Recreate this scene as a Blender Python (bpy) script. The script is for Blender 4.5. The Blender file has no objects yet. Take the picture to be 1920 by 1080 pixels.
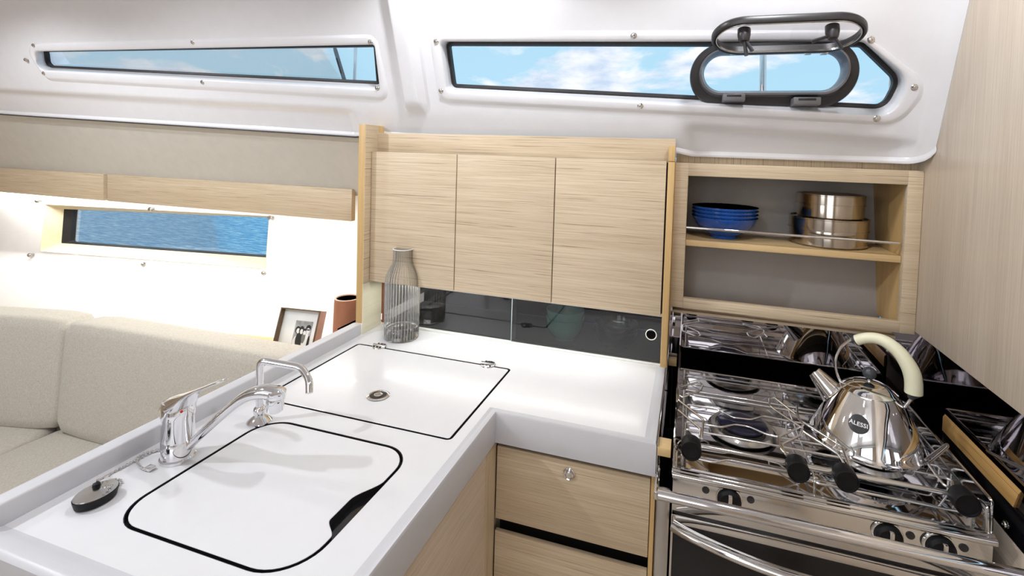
import bpy, bmesh, math, random
from mathutils import Vector, Matrix
from mathutils.geometry import delaunay_2d_cdt
random.seed(7)
SC = bpy.context.scene
COL = SC.collection
PI = math.pi

# ------------------------------------------------------------------ camera
F_PX, PX0, PY0 = 911.405, 1024.005, 321.511
CAM_R = Vector((0.957, 0.287, 0.032))
M0 = [None, None, None]
def _rot():
    r = Vector((0.0320098, 0.29046571, 0.03669246))
    return Matrix.Rotation(r.length, 3, r.normalized())
_B = Matrix(((1, 0, 0), (0, 0, -1), (0, 1, 0)))
MR = _rot() @ _B                     # world -> (right, down, forward)
cam_d = bpy.data.cameras.new('camera'); cam = bpy.data.objects.new('camera', cam_d); COL.objects.link(cam)
cam_d.sensor_width = 36; cam_d.lens = F_PX * 36 / 1920
cam_d.shift_x = (960 - PX0) / 1920; cam_d.shift_y = (PY0 - 540) / 1920
cam_d.clip_start = .02; cam_d.clip_end = 2000
X_, D_, Fw = MR[0], MR[1], MR[2]
cam.matrix_world = Matrix(((X_[0], -D_[0], -Fw[0], 0), (X_[1], -D_[1], -Fw[1], 0), (X_[2], -D_[2], -Fw[2], 0), (0, 0, 0, 1)))
SC.camera = cam
SC.view_settings.view_transform = 'Standard'; SC.view_settings.look = 'None'
SC.view_settings.gamma = 1; SC.view_settings.exposure = -0.22; SC.view_settings.use_curve_mapping = False
SC.cycles.max_bounces = 10; SC.cycles.glossy_bounces = 8; SC.cycles.transparent_max_bounces = 16
SC.cycles.transmission_bounces = 8; SC.cycles.caustics_reflective = False; SC.cycles.caustics_refractive = False
SC.cycles.sample_clamp_indirect = 4

# the frame of this scene: eye at the origin, counter at z -0.5, cabin floor at z -1.4 (raised by 1.4 at the end)
def ray(x, y):
    return MR.transposed() @ Vector(((x - PX0) / F_PX, (y - PY0) / F_PX, 1))
def onz(x, y, z): r = ray(x, y); return r * (z / r.z)
def ony(x, y, Y): r = ray(x, y); return r * (Y / r.y)
def onx(x, y, X): r = ray(x, y); return r * (X / r.x)
def onpl(x, y, p0, n):
    r = ray(x, y); return r * (Vector(p0).dot(Vector(n)) / r.dot(Vector(n)))

# ------------------------------------------------------------------ nodes
def lin(c):
    return tuple(((v / 255) / 12.92 if v / 255 < .04045 else ((v / 255 + .055) / 1.055) ** 2.4) for v in c) + (1,)
def newmat(name):
    m = bpy.data.materials.new(name); m.use_nodes = True
    nt = m.node_tree; return m, nt, nt.nodes['Principled BSDF']
def N(nt, t, **k):
    n = nt.nodes.new(t)
    for a, b in k.items(): setattr(n, a, b)
    return n
def ramp(nt, fac, stops):
    r = N(nt, 'ShaderNodeValToRGB'); e = r.color_ramp.elements
    while len(e) < len(stops): e.new(.5)
    for i, (p, c) in enumerate(stops): e[i].position = p; e[i].color = c
    nt.links.new(fac, r.inputs[0]); return r.outputs[0]
def coords(nt, scale, rot=(0, 0, 0)):
    tc = N(nt, 'ShaderNodeTexCoord'); mp = N(nt, 'ShaderNodeMapping')
    mp.inputs['Scale'].default_value = scale; mp.inputs['Rotation'].default_value = rot
    nt.links.new(tc.outputs['Object'], mp.inputs[0]); return mp.outputs[0]
def noise(nt, vec, scale=1, detail=4, rough=.55, dist=0):
    n = N(nt, 'ShaderNodeTexNoise'); n.inputs['Scale'].default_value = scale; n.inputs['Detail'].default_value = detail
    n.inputs['Roughness'].default_value = rough; n.inputs['Distortion'].default_value = dist
    nt.links.new(vec, n.inputs['Vector']); return n.outputs[0]
def mixc(nt, f, a, b, mode='MIX'):
    m = N(nt, 'ShaderNodeMix', data_type='RGBA', blend_type=mode)
    for s, v in ((m.inputs[0], f), (m.inputs[6], a), (m.inputs[7], b)):
        if hasattr(v, 'is_output') or isinstance(v, bpy.types.NodeSocket): nt.links.new(v, s)
        else: s.default_value = v
    return m.outputs[2]
def bump(nt, h, bs, strength=.2, dist=.001):
    b = N(nt, 'ShaderNodeBump'); b.inputs['Strength'].default_value = strength; b.inputs['Distance'].default_value = dist
    nt.links.new(h, b.inputs['Height']); nt.links.new(b.outputs[0], bs.inputs['Normal'])

def plain(name, col, rough=.4, metal=0, coat=0, spec=.5, var=.03, emit=None, es=0):
    m, nt, b = newmat(name)
    v = noise(nt, coords(nt, (9, 9, 9)), 3)
    dark = tuple(max(0, c * (1 - var * 2)) for c in col[:3]) + (1,); lite = tuple(min(1, c * (1 + var)) for c in col[:3]) + (1,)
    nt.links.new(ramp(nt, v, [(.3, dark), (.7, lite)]), b.inputs['Base Color'])
    b.inputs['Roughness'].default_value = rough; b.inputs['Metallic'].default_value = metal
    b.inputs['Coat Weight'].default_value = coat; b.inputs['Coat Roughness'].default_value = .06
    b.inputs['Specular IOR Level'].default_value = spec
    if emit: b.inputs['Emission Color'].default_value = emit; b.inputs['Emission Strength'].default_value = es
    return m
def wood(name, grain, light, mid, dark, rough=.42, strong=1.0):
    """oak veneer; grain is the axis letter the streaks run along"""
    m, nt, b = newmat(name)
    a = {'x': (2.2, 60, 60), 'y': (60, 2.2, 60), 'z': (60, 60, 2.2)}[grain]
    f = noise(nt, coords(nt, tuple(v * (8.5 if v > 5 else 3.0) for v in a)), 1, 5, .68)
    s = noise(nt, coords(nt, tuple(v * (7.0 if v > 5 else 2.6) for v in a)), 1, 3, .5)
    w = noise(nt, coords(nt, tuple(v * (.5 if v > 5 else .4) for v in a)), 1, 3, .5)
    base = ramp(nt, f, [(.27, lin(mid)), (.65, lin(light))])
    line = ramp(nt, s, [(.30, (1, 1, 1, 1)), (.385, (0, 0, 0, 1))])
    lf = N(nt, 'ShaderNodeMath', operation='MULTIPLY'); nt.links.new(line, lf.inputs[0]); lf.inputs[1].default_value = .66 * strong
    c = mixc(nt, lf.outputs[0], base, lin(dark))
    tone = ramp(nt, w, [(.3, (.90, .88, .86, 1)), (.7, (1.0, 1.0, 1.0, 1))])
    c = mixc(nt, 1.0, c, tone, 'MULTIPLY')
    nt.links.new(c, b.inputs['Base Color'])
    b.inputs['Roughness'].default_value = rough; b.inputs['Specular IOR Level'].default_value = .35
    bump(nt, f, b, .12, .0006)
    return m
OAK = ((222, 205, 178), (192, 171, 141), (132, 110, 84))
OAKR = ((232, 218, 200), (208, 191, 170), (160, 138, 114))
M = {}
M['oak_x'] = wood('oak_veneer_x', 'x', *OAK)
M['oak_z'] = wood('oak_veneer_z', 'z', *OAK)
M['oak_side'] = wood('oak_side_veneer', 'y', *OAK)
M['oak_lit'] = wood('oak_side_veneer_lit', 'y', (238, 232, 208), (230, 222, 196), (210, 200, 170), strong=.3)  # side panel oak below the doors, LED light put into its paler colour
M['oak_y'] = wood('oak_veneer_y', 'y', *OAKR, strong=.7)
M['oak_wall'] = wood('oak_wall_veneer', 'z', *OAKR, strong=.45, rough=.3)
M['oak_edge'] = wood('oak_solid_edge', 'z', (214, 182, 128), (196, 160, 105), (160, 125, 78), strong=.5)
M['oak_edge_x'] = wood('oak_solid_edge_x', 'x', (222, 194, 146), (208, 176, 126), (176, 142, 96), strong=.4)
M['oak_pale'] = wood('pale_birch', 'x', (240, 226, 192), (232, 216, 178), (214, 192, 150), strong=.35)
M['oak_lit_x'] = wood('lit_panel_veneer', 'x', (238, 232, 208), (230, 222, 196), (210, 200, 170), strong=.3)  # same LED-lit tones with the grain along x
M['gelcoat'] = plain('white_gelcoat', (.80, .80, .83), .16, coat=.6, var=.01)
M['hull_white'] = plain('white_lining', (.84, .83, .82), .5, var=.01)
M['headliner'] = plain('grey_headliner', lin((203, 199, 190)), .8, var=.02)
M['counter'] = plain('white_worktop', (.73, .73, .75), .3, coat=.1, var=.008)
M['lid'] = plain('white_lid', (.735, .735, .755), .24, coat=.15, var=.008)
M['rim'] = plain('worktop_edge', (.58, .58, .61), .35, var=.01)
M['black_gasket'] = plain('black_rubber', (.012, .012, .014), .45, var=.1)
M['black_gloss'] = plain('black_gloss', (.006, .006, .008), .12, var=.1)
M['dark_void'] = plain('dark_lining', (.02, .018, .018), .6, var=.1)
M['gasket_grey'] = plain('dark_grey_rubber', (.03, .028, .03), .35, var=.1)
M['chrome'] = plain('chrome', (.80, .80, .82), .05, 1, var=.01)
M['steel'] = plain('polished_steel', (.72, .71, .70), .09, 1, var=.02)
M['steel_wire'] = plain('steel_wire', (.88, .88, .87), .16, 1, var=.02)
M['steel_brushed'] = plain('brushed_steel', (.58, .57, .56), .22, 1, var=.03)
M['mirror'] = plain('mirror_steel', (.42, .40, .42), .025, 1, var=.01)
M['tray'] = plain('tray_steel', (.62, .61, .62), .05, 1, var=.01)
M['tin'] = plain('warm_tin', (.54, .49, .43), .12, 1, var=.03)
M['kettle'] = plain('kettle_steel', (.93, .93, .93), .035, 1, var=.005)
M['ivory'] = plain('ivory_grip', lin((240, 238, 208)), .32, var=.01)
M['knob_black'] = plain('matt_black_knob', (.006, .006, .007), .5, spec=.25, var=.1)
M['knob_grey'] = plain('slate_ball', (.05, .055, .065), .3, var=.05)
M['enamel'] = plain('navy_enamel', (.018, .018, .035), .12, var=.05)
M['terracotta'] = plain('terracotta', lin((170, 114, 86)), .6, var=.06)
M['terracotta_rim'] = plain('terracotta_rim', lin((214, 178, 160)), .6, var=.03)
M['blue_bowl'] = plain('cobalt_glaze', (.012, .10, .48), .14, coat=.5, var=.05)
M['green_bowl'] = plain('sea_green_glaze', lin((132, 190, 176)), .25, coat=.3, var=.02)
M['grey_back'] = plain('grey_back_panel', lin((168, 164, 160)), .45, var=.02)
M['white_plastic'] = plain('white_plastic', (.82, .82, .80), .35, var=.01)
M['paper'] = plain('paper_white', (.83, .86, .87), .5, var=.01)
M['frame_brown'] = plain('walnut_frame', lin((92, 74, 52)), .45, var=.1)
M['frame_rose'] = plain('rose_frame_side', lin((176, 134, 116)), .5, var=.05)
M['copper'] = plain('copper_side', lin((150, 96, 78)), .5, var=.05)
M['sticker'] = plain('black_sticker', (.01, .01, .012), .35, var=.05)
M['sticker_text'] = plain('white_letters', (.85, .85, .85), .4, var=.01)
M['red'] = plain('red_dot', (.6, .02, .03), .3)
M['floor'] = wood('cabin_sole', 'x', (206, 196, 184), (184, 172, 158), (130, 116, 102), rough=.3)
M['navy'] = plain('navy_cloth', (.02, .035, .12), .8, var=.1)
M['beige_wall'] = plain('beige_wall', lin((205, 185, 160)), .5)
def linen(name, col):
    m, nt, b = newmat(name)
    c1 = noise(nt, coords(nt, (700, 120, 160)), 1, 3, .7); c2 = noise(nt, coords(nt, (120, 700, 900)), 1, 3, .7)
    mx = mixc(nt, .5, c1, c2)
    d = tuple(v * .72 for v in col[:3]) + (1,); l = tuple(min(1, v * 1.12) for v in col[:3]) + (1,)
    nt.links.new(ramp(nt, mx, [(.36, d), (.62, l)]), b.inputs['Base Color'])
    b.inputs['Roughness'].default_value = .9; b.inputs['Specular IOR Level'].default_value = .15
    b.inputs['Sheen Weight'].default_value = .2
    bump(nt, mx, b, .4, .0012); return m
M['linen'] = linen('linen_cloth', lin((196, 190, 178)))
def pane(name, tint, refl=1.0):
    m, nt, b = newmat(name); nt.nodes.remove(b)
    out = nt.nodes['Material Output']
    tr = N(nt, 'ShaderNodeBsdfTransparent'); tr.inputs[0].default_value = tint
    gl = N(nt, 'ShaderNodeBsdfGlossy'); gl.inputs['Roughness'].default_value = .02
    fr = N(nt, 'ShaderNodeFresnel'); fr.inputs[0].default_value = 1.5
    ml = N(nt, 'ShaderNodeMath', operation='MULTIPLY'); nt.links.new(fr.outputs[0], ml.inputs[0]); ml.inputs[1].default_value = refl
    mx = N(nt, 'ShaderNodeMixShader'); nt.links.new(ml.outputs[0], mx.inputs[0]); nt.links.new(tr.outputs[0], mx.inputs[1]); nt.links.new(gl.outputs[0], mx.inputs[2])
    nt.links.new(mx.outputs[0], out.inputs[0]); return m
M['pane'] = pane('clear_pane', (.985, .99, .995, 1), .35)
M['acrylic'] = pane('acrylic_lid', (.86, .85, .86, 1), 1.0)
M['smoked'] = pane('smoked_glass', (.50, .50, .51, 1), 1.7)
M['thin_glass'] = pane('thin_clear_glass', (.90, .93, .92, 1), 1.6)
def glassm(name, tint, rough=0.0):
    m, nt, b = newmat(name)
    b.inputs['Base Color'].default_value = tint; b.inputs['Transmission Weight'].default_value = 1
    b.inputs['Roughness'].default_value = rough; b.inputs['IOR'].default_value = 1.45
    return m
def fluted():
    m, nt, b = newmat('fluted_thin_glass'); nt.nodes.remove(b); out = nt.nodes['Material Output']
    tc = N(nt, 'ShaderNodeTexCoord'); sx = N(nt, 'ShaderNodeSeparateXYZ'); nt.links.new(tc.outputs['Object'], sx.inputs[0])
    at = N(nt, 'ShaderNodeMath', operation='ARCTAN2'); nt.links.new(sx.outputs[1], at.inputs[0]); nt.links.new(sx.outputs[0], at.inputs[1])
    mu = N(nt, 'ShaderNodeMath', operation='MULTIPLY'); nt.links.new(at.outputs[0], mu.inputs[0]); mu.inputs[1].default_value = 36
    si = N(nt, 'ShaderNodeMath', operation='SINE'); nt.links.new(mu.outputs[0], si.inputs[0])
    st = ramp(nt, si.outputs[0], [(.3, (.03, .03, .03, 1)), (.95, (.26, .26, .26, 1))])
    tr = N(nt, 'ShaderNodeBsdfTransparent'); tr.inputs[0].default_value = (.985, .985, .975, 1)
    df = N(nt, 'ShaderNodeBsdfDiffuse'); df.inputs[0].default_value = (.97, .97, .94, 1)
    m1 = N(nt, 'ShaderNodeMixShader'); nt.links.new(st, m1.inputs[0]); nt.links.new(tr.outputs[0], m1.inputs[1]); nt.links.new(df.outputs[0], m1.inputs[2])
    gl = N(nt, 'ShaderNodeBsdfGlossy'); gl.inputs['Roughness'].default_value = .04
    fr = N(nt, 'ShaderNodeFresnel'); fr.inputs[0].default_value = 1.45
    mx = N(nt, 'ShaderNodeMixShader'); nt.links.new(fr.outputs[0], mx.inputs[0]); nt.links.new(m1.outputs[0], mx.inputs[1]); nt.links.new(gl.outputs[0], mx.inputs[2])
    nt.links.new(mx.outputs[0], out.inputs[0]); return m
M['fluted'] = fluted()
M['glass'] = glassm('fluted_glass', (.97, .97, .95, 1), .01)

# patterned inside of the blue bowls
def pattern_bowl():
    m, nt, b = newmat('floral_glaze')
    v = N(nt, 'ShaderNodeTexVoronoi', feature='DISTANCE_TO_EDGE'); v.inputs['Scale'].default_value = 1
    nt.links.new(coords(nt, (230, 230, 230)), v.inputs['Vector'])
    nt.links.new(ramp(nt, v.outputs[0], [(.10, lin((44, 44, 84))), (.17, lin((236, 234, 228)))]), b.inputs['Base Color'])
    b.inputs['Roughness'].default_value = .2; return m
M['floral'] = pattern_bowl()

# sea
def sea():
    m, nt, b = newmat('sea_water')
    n1 = noise(nt, coords(nt, (1.6, 14, 1)), 1.6, 6, .6, .4); n2 = noise(nt, coords(nt, (5, 30, 1)), 1.4, 4, .6)
    mx = mixc(nt, .45, n1, n2)
    nt.links.new(ramp(nt, mx, [(.42, lin((30, 140, 200))), (.50, lin((66, 180, 226))), (.57, lin((190, 232, 246)))]), b.inputs['Base Color'])
    b.inputs['Roughness'].default_value = .35; b.inputs['Specular IOR Level'].default_value = .3
    bump(nt, mx, b, .5, .08); return m
M['sea'] = sea()

# ------------------------------------------------------------------ world: pale blue sky with clouds
w = bpy.data.worlds.new('sky'); SC.world = w; w.use_nodes = True
nt = w.node_tree; bg = nt.nodes['Background']
tc = N(nt, 'ShaderNodeTexCoord'); mp = N(nt, 'ShaderNodeMapping'); mp.inputs['Scale'].default_value = (1, 1, 2.6); mp.inputs['Location'].default_value = (3.1, .7, .3)
nt.links.new(tc.outputs['Generated'], mp.inputs[0])
cn = noise(nt, mp.outputs[0], 3.4, 9, .55, .35)
cf = ramp(nt, cn, [(.50, (0, 0, 0, 1)), (.565, (1, 1, 1, 1))])
cs = noise(nt, mp.outputs[0], 9, 6, .6)
cc = ramp(nt, cs, [(.38, lin((196, 214, 236))), (.6, lin((246, 248, 252)))])
skyc = mixc(nt, noise(nt, mp.outputs[0], 1.3, 2), lin((158, 208, 236)), lin((188, 224, 242)))
nt.links.new(mixc(nt, cf, skyc, cc), bg.inputs[0]); bg.inputs[1].default_value = 1.32

# ------------------------------------------------------------------ lights
def area(name, loc, size, power, col=(1, 1, 1), rot=(0, 0, 0), size_y=None, spread=PI):
    l = bpy.data.lights.new(name, 'AREA'); l.energy = power; l.color = col; l.size = size
    if size_y: l.shape = 'RECTANGLE'; l.size_y = size_y
    l.spread = spread
    o = bpy.data.objects.new(name, l); o.location = loc; o.rotation_euler = rot; COL.objects.link(o); return o
def spot(name, loc, target, power, angle=120, blend=.5, col=(1, 1, 1), r=.02):
    l = bpy.data.lights.new(name, 'SPOT'); l.energy = power; l.color = col; l.spot_size = math.radians(angle); l.spot_blend = blend; l.shadow_soft_size = r
    o = bpy.data.objects.new(name, l); o.location = loc
    o.rotation_euler = (Vector(target) - Vector(loc)).to_track_quat('-Z', 'Y').to_euler(); COL.objects.link(o); return o
WARM = (.95, .97, 1); COOL = (.93, .96, 1)
spot('downlight_galley', (-.52, .86, .505), (-.52, .88, -.5), 10, 150, .35, WARM)
spot('downlight_cooker', (.16, .76, .505), (.18, .84, -.5), 8.5, 150, .35, WARM)
spot('downlight_saloon', (-1.45, .17, .515), (-1.35, .35, -.5), 30, 150, .35, COOL, .02)
spot('bulkhead_fill', (-.25, .10, .52), (.10, .30, -.5), 8, 160, .5, COOL, .04)  # unseen fill spot, added to brighten the right bulkhead
spot('downlight_saloon_bow', (-2.05, .52, .505), (-2.05, .62, -.5), 17, 150, .35, COOL)
area('galley_front_fill', (-.35, -1.50, .02), 1.0, 8, (.93, .95, 1), (math.radians(90), 0, 0), .85)  # added fill behind the eye for unseen companionway daylight, brightens the liner
area('saloon_front_fill', (-1.9, -1.50, .05), .9, 9.5, (.93, .95, 1), (math.radians(90), 0, 0), .7)  # second added fill by the near wall, lights the saloon; no hatch modelled
area('ceiling_fill', (-.5, -.55, .50), .6, 3, (.97, .98, 1), (0, 0, 0))  # unseen area fill added under the closed ceiling for overall brightness
# LED strips: behind the saloon valance, under the galley cupboards
area('led_valance', (-2.0, 1.345, -.225), 2.15, 9, (1, .975, .92), (math.radians(12), 0, 0), .018)
area('led_cupboard', (-.44, 1.150, -.372), .70, .75, (1, 1, .93), (math.radians(-10), 0, 0), .035)

# ------------------------------------------------------------------ object helpers
def tag(o, label=None, cat=None, group=None, kind=None):
    if label: o['label'] = label
    if cat: o['category'] = cat
    if group: o['group'] = group
    if kind: o['kind'] = kind
    return o
def thing(name, label, cat, loc, rz=0, group=None):
    o = bpy.data.objects.new(name, None); COL.objects.link(o); o.empty_display_size = .05
    o.location = loc; o.rotation_euler = (0, 0, rz); o.matrix_world = Matrix.Translation(loc) @ Matrix.Rotation(rz, 4, 'Z')
    return tag(o, label, cat, group)
def root_of(o):
    while o.parent: o = o.parent
    return o
def rootmat(o):
    r = root_of(o); return Matrix.Translation(r.location) @ Matrix.Rotation(r.rotation_euler.z, 4, 'Z')
def finish(bm, name, mats, parent=None, smooth=35, base=None, doubles=True):
    """bm is in scene coordinates; returns the linked object"""
    if doubles: bmesh.ops.remove_doubles(bm, verts=bm.verts, dist=1e-6)
    if parent is not None:
        bm.transform(rootmat(parent).inverted())
        loc = None
    else:
        xs = [v.co.x for v in bm.verts]; ys = [v.co.y for v in bm.verts]; zs = [v.co.z for v in bm.verts]
        loc = Vector(base) if base else Vector(((min(xs) + max(xs)) / 2, (min(ys) + max(ys)) / 2, min(zs)))
        bm.transform(Matrix.Translation(-loc))
    me = bpy.data.meshes.new(name); bm.to_mesh(me); bm.free()
    if not isinstance(mats, (list, tuple)): mats = [mats]
    for m in mats: me.materials.append(m)
    for p in me.polygons: p.use_smooth = True
    me.set_sharp_from_angle(angle=math.radians(smooth))
    o = bpy.data.objects.new(name, me); COL.objects.link(o)
    if parent is not None: o.parent = parent
    else: o.location = loc
    return o
def BM(): return bmesh.new()
def setm(bm, faces, mi):
    for f in faces: f.material_index = mi
def box(bm, x0, x1, y0, y1, z0, z1, bev=0, seg=2, mi=0, rot=None):
    t = bmesh.new(); bmesh.ops.create_cube(t, size=1)
    bmesh.ops.scale(t, vec=(abs(x1 - x0), abs(y1 - y0), abs(z1 - z0)), verts=t.verts)
    if bev: bmesh.ops.bevel(t, geom=t.edges[:], offset=bev, segments=seg, profile=.5, affect='EDGES')
    if rot: t.transform(rot.to_4x4())
    t.transform(Matrix.Translation(((x0 + x1) / 2, (y0 + y1) / 2, (z0 + z1) / 2)))
    merge(bm, t, mi)
def merge(bm, t, mi=0):
    for f in t.faces: f.material_index = mi
    me = bpy.data.meshes.new('tmp'); t.to_mesh(me); t.free(); bm.from_mesh(me); bpy.data.meshes.remove(me)
def hexa(bm, pts, bev=0, mi=0):
    """8 points: bottom ring 4, top ring 4"""
    t = bmesh.new(); v = [t.verts.new(p) for p in pts]
    for f in ((3, 2, 1, 0), (4, 5, 6, 7), (0, 1, 5, 4), (1, 2, 6, 5), (2, 3, 7, 6), (3, 0, 4, 7)): t.faces.new([v[i] for i in f])
    bmesh.ops.recalc_face_normals(t, faces=t.faces)
    if bev: bmesh.ops.bevel(t, geom=t.edges[:], offset=bev, segments=2, profile=.5, affect='EDGES')
    merge(bm, t, mi)
def loft(bm, rings, closed=True, cap0=False, cap1=False, mi=0):
    """rings: lists of equal length of points"""
    t = bmesh.new(); R = [[t.verts.new(p) for p in r] for r in rings]; n = len(R[0])
    for a, b in zip(R, R[1:]):
        for i in range(n if closed else n - 1):
            j = (i + 1) % n
            try: t.faces.new((a[i], a[j], b[j], b[i]))
            except ValueError: pass
    if cap0: t.faces.new(R[0][::-1])
    if cap1: t.faces.new(R[-1])
    bmesh.ops.remove_doubles(t, verts=t.verts, dist=1e-7)
    bmesh.ops.recalc_face_normals(t, faces=t.faces)
    merge(bm, t, mi)
def lathe(bm, prof, c, n=48, axis=Vector((0, 0, 1)), mi=0, flute=0, nf=0, a0=0):
    """prof: (radius, height) along axis from c"""
    axis = Vector(axis).normalized(); q = Vector((0, 0, 1)).rotation_difference(axis); c = Vector(c)
    rings = []
    for r, h in prof:
        ring = []
        for i in range(n):
            a = a0 + 2 * PI * i / n; rr = max(r, 1e-5) * (1 + (flute * math.cos(nf * a) if flute and r > .02 else 0))
            ring.append(c + q @ Vector((rr * math.cos(a), rr * math.sin(a), h)))
        rings.append(ring)
    loft(bm, rings, True, prof[0][0] > 0, prof[-1][0] > 0, mi)
def fillet(pts, r, n=5):
    P = [Vector(p) for p in pts]; out = [P[0]]
    for a, b, c in zip(P, P[1:], P[2:]):
        u = (a - b); v = (c - b); rr = min(r, u.length * .48, v.length * .48)
        s = b + u.normalized() * rr; e = b + v.normalized() * rr
        for i in range(n + 1):
            t = i / n; out.append(s * (1 - t) ** 2 + b * 2 * t * (1 - t) + e * t * t)
    out.append(P[-1]); return out
def tube(bm, pts, r, n=10, closed=False, mi=0, caps=True, flat=1.0, up=None):
    P = [Vector(p) for p in pts]; m = len(P)
    rad = r if isinstance(r, (list, tuple)) else [r] * m
    T = []
    for i in range(m):
        a = P[(i - 1) % m] if closed or i > 0 else P[i]; b = P[(i + 1) % m] if closed or i < m - 1 else P[i]
        T.append((b - a).normalized())
    nrm = Vector(up) if up else (Vector((0, 0, 1)) if abs(T[0].z) < .9 else Vector((1, 0, 0)))
    rings = []
    for i in range(m):
        nrm = (nrm - T[i] * nrm.dot(T[i])).normalized(); bi = T[i].cross(nrm)
        rings.append([P[i] + nrm * (rad[i] * flat * math.sin(2 * PI * k / n)) + bi * (rad[i] * math.cos(2 * PI * k / n)) for k in range(n)])
    if closed: rings.append(rings[0])
    loft(bm, rings, True, caps and not closed, caps and not closed, mi)
def smoothpath(pts, n=6):
    P = [Vector(p) for p in pts]; out = []
    for i in range(len(P) - 1):
        p0 = P[max(i - 1, 0)]; p1 = P[i]; p2 = P[i + 1]; p3 = P[min(i + 2, len(P) - 1)]
        for k in range(n):
            t = k / n
            out.append(.5 * ((2 * p1) + (p2 - p0) * t + (2 * p0 - 5 * p1 + 4 * p2 - p3) * t * t + (3 * p1 - p0 - 3 * p2 + p3) * t ** 3))
    out.append(P[-1]); return out
def lerp(a, b, t): return a + (b - a) * t
def interp(x, tab):
    if x <= tab[0][0]: return tab[0][1]
    for (a, va), (b, vb) in zip(tab, tab[1:]):
        if x <= b: return va + (vb - va) * (x - a) / (b - a)
    return tab[-1][1]
def sstep(a, b, x):
    t = max(0, min(1, (x - a) / (b - a))); return t * t * (3 - 2 * t)
def rpoly(corners, radii, n=7, sub=8):
    """rounded polygon outline; same point count for the same corner count"""
    P = [Vector(c) for c in corners]; k = len(P); out = []; arcs = []
    for i in range(k):
        a, b, c = P[i - 1], P[i], P[(i + 1) % k]
        u = (a - b); v = (c - b); ang = u.angle(v); r = radii[i] if isinstance(radii, (list, tuple)) else radii
        d = min(r / math.tan(ang / 2), u.length * .49, v.length * .49); r = d * math.tan(ang / 2)
        s = b + u.normalized() * d; e = b + v.normalized() * d
        bis = (u.normalized() + v.normalized()).normalized(); ce = b + bis * (r / math.sin(ang / 2))
        arc = []
        for j in range(n + 1):
            t = j / n; q = (s - ce) * math.sin((1 - t) * (PI - ang)) + (e - ce) * math.sin(t * (PI - ang))
            arc.append(ce + q / math.sin(PI - ang))
        arcs.append(arc)
    for i in range(k):
        out += arcs[i]; nx = arcs[(i + 1) % k][0]; l = arcs[i][-1]
        for j in range(1, sub): out.append(l.lerp(nx, j / sub))
    return out
def stadium(cx, cz, w, h, n=64):
    """outline in 2D, width w, height h"""
    r = h / 2; out = []; q = n // 4
    for i in range(2 * q): a = -PI / 2 + PI * i / (2 * q - 1); out.append((cx + (w / 2 - r) + r * math.cos(a), cz + r * math.sin(a)))
    for i in range(1, 6): out.append((cx + (w / 2 - r) * (1 - 2 * i / 6), cz + r))
    for i in range(2 * q): a = PI / 2 + PI * i / (2 * q - 1); out.append((cx - (w / 2 - r) + r * math.cos(a), cz + r * math.sin(a)))
    for i in range(1, 6): out.append((cx - (w / 2 - r) * (1 - 2 * i / 6), cz - r))
    return out
def inside(p, poly):
    x, y = p[0], p[1]; c = False; n = len(poly)
    for i in range(n):
        x1, y1 = poly[i][0], poly[i][1]; x2, y2 = poly[i - 1][0], poly[i - 1][1]
        if (y1 > y) != (y2 > y) and x < (x2 - x1) * (y - y1) / (y2 - y1) + x1: c = not c
    return c
def cdt(outer, holes, extra=()):
    """2D triangulation of outer minus holes -> (points, tris)"""
    V = []; Eg = []
    for loop in [outer] + list(holes):
        s = len(V); V += [Vector((p[0], p[1])) for p in loop]; n = len(loop)
        Eg += [(s + i, s + (i + 1) % n) for i in range(n)]
    V += [Vector(p) for p in extra]
    v, e, f, *_ = delaunay_2d_cdt(V, Eg, [], 0, 1e-7)
    tr = []
    for t in f:
        c = (sum(v[i][0] for i in t) / len(t), sum(v[i][1] for i in t) / len(t))
        if inside(c, outer) and not any(inside(c, h) for h in holes): tr.append(list(t))
    return v, tr
def screw(bm, c, n, r=.0055):
    n = Vector(n).normalized(); c = Vector(c)
    lathe(bm, [(0, -.001), (r * 1.25, -.001), (r * 1.25, .0006), (r, .0012), (r * .8, .003), (r * .45, .0036), (r * .4, .0018), (0, .0016)], c, 16, n)

# ================================================================== THE SETTING
# --- moulded coachroof side (height field over x and z) --------------------
def zb(x):
    e = (.032 - math.sqrt(max(0, .032 ** 2 - (x - .4275) ** 2))) if x > .4275 else 0
    return e + interp(x, [(-3.4, .135), (-2.45, .090), (-.885, .038), (-.86, .052), (-.83, .042), (-.05, .022), (0, .012), (.46, .010)])
def zc(x): return interp(x, [(-3.4, .20), (-2.41, .168), (-.95, .104), (-.382, .094), (.0, .075), (.46, .045)])
def Yplane(z): return 1.17 - .35 * (z - .05)
def hbeam(x, z):
    k = sstep(-.745, -.728, x) * (1 - sstep(-.690, -.676, x))
    return .024 * k * sstep(.085, .125, z)
def hcove(x, z):
    t = max(0, (x - .385) / .074); a = .034 * t * t
    return a + .006 * sstep(.440, .444, x) 
def liner(x, z):
    c = zc(x); rec = 1 - sstep(-.95, -.90, x) + sstep(-.03, .02, x) * (1 - sstep(.40, .45, x))
    k = .50
    if z >= c: y = Yplane(z)
    else: y = Yplane(c) + (c - z) * k
    y += rec * .014 * sstep(c + .006, c - .012, z)
    s = .006
    if abs(z - c) < s:
        t = (z - c + s) / (2 * s)
        y += s * .15 * 2 * t * (1 - t)
    y = y - hbeam(x, z) - hcove(x, z)
    if z > .44:                                      # roll into the ceiling
        y -= .9 * (z - .44) ** 2 / .08
    return y
def lp(x, z, off=0): return Vector((x, liner(x, z) - off, z))
def onliner(x, y):
    p = onpl(x, y, (0, 1.17, .05), (0, 1, .35)); return (p.x, p.z)
def out2(pix, radii, n=7, sub=10):
    return [(v.x, v.y) for v in rpoly([(*onliner(*p), 0) for p in pix], radii, n, sub)]
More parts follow.
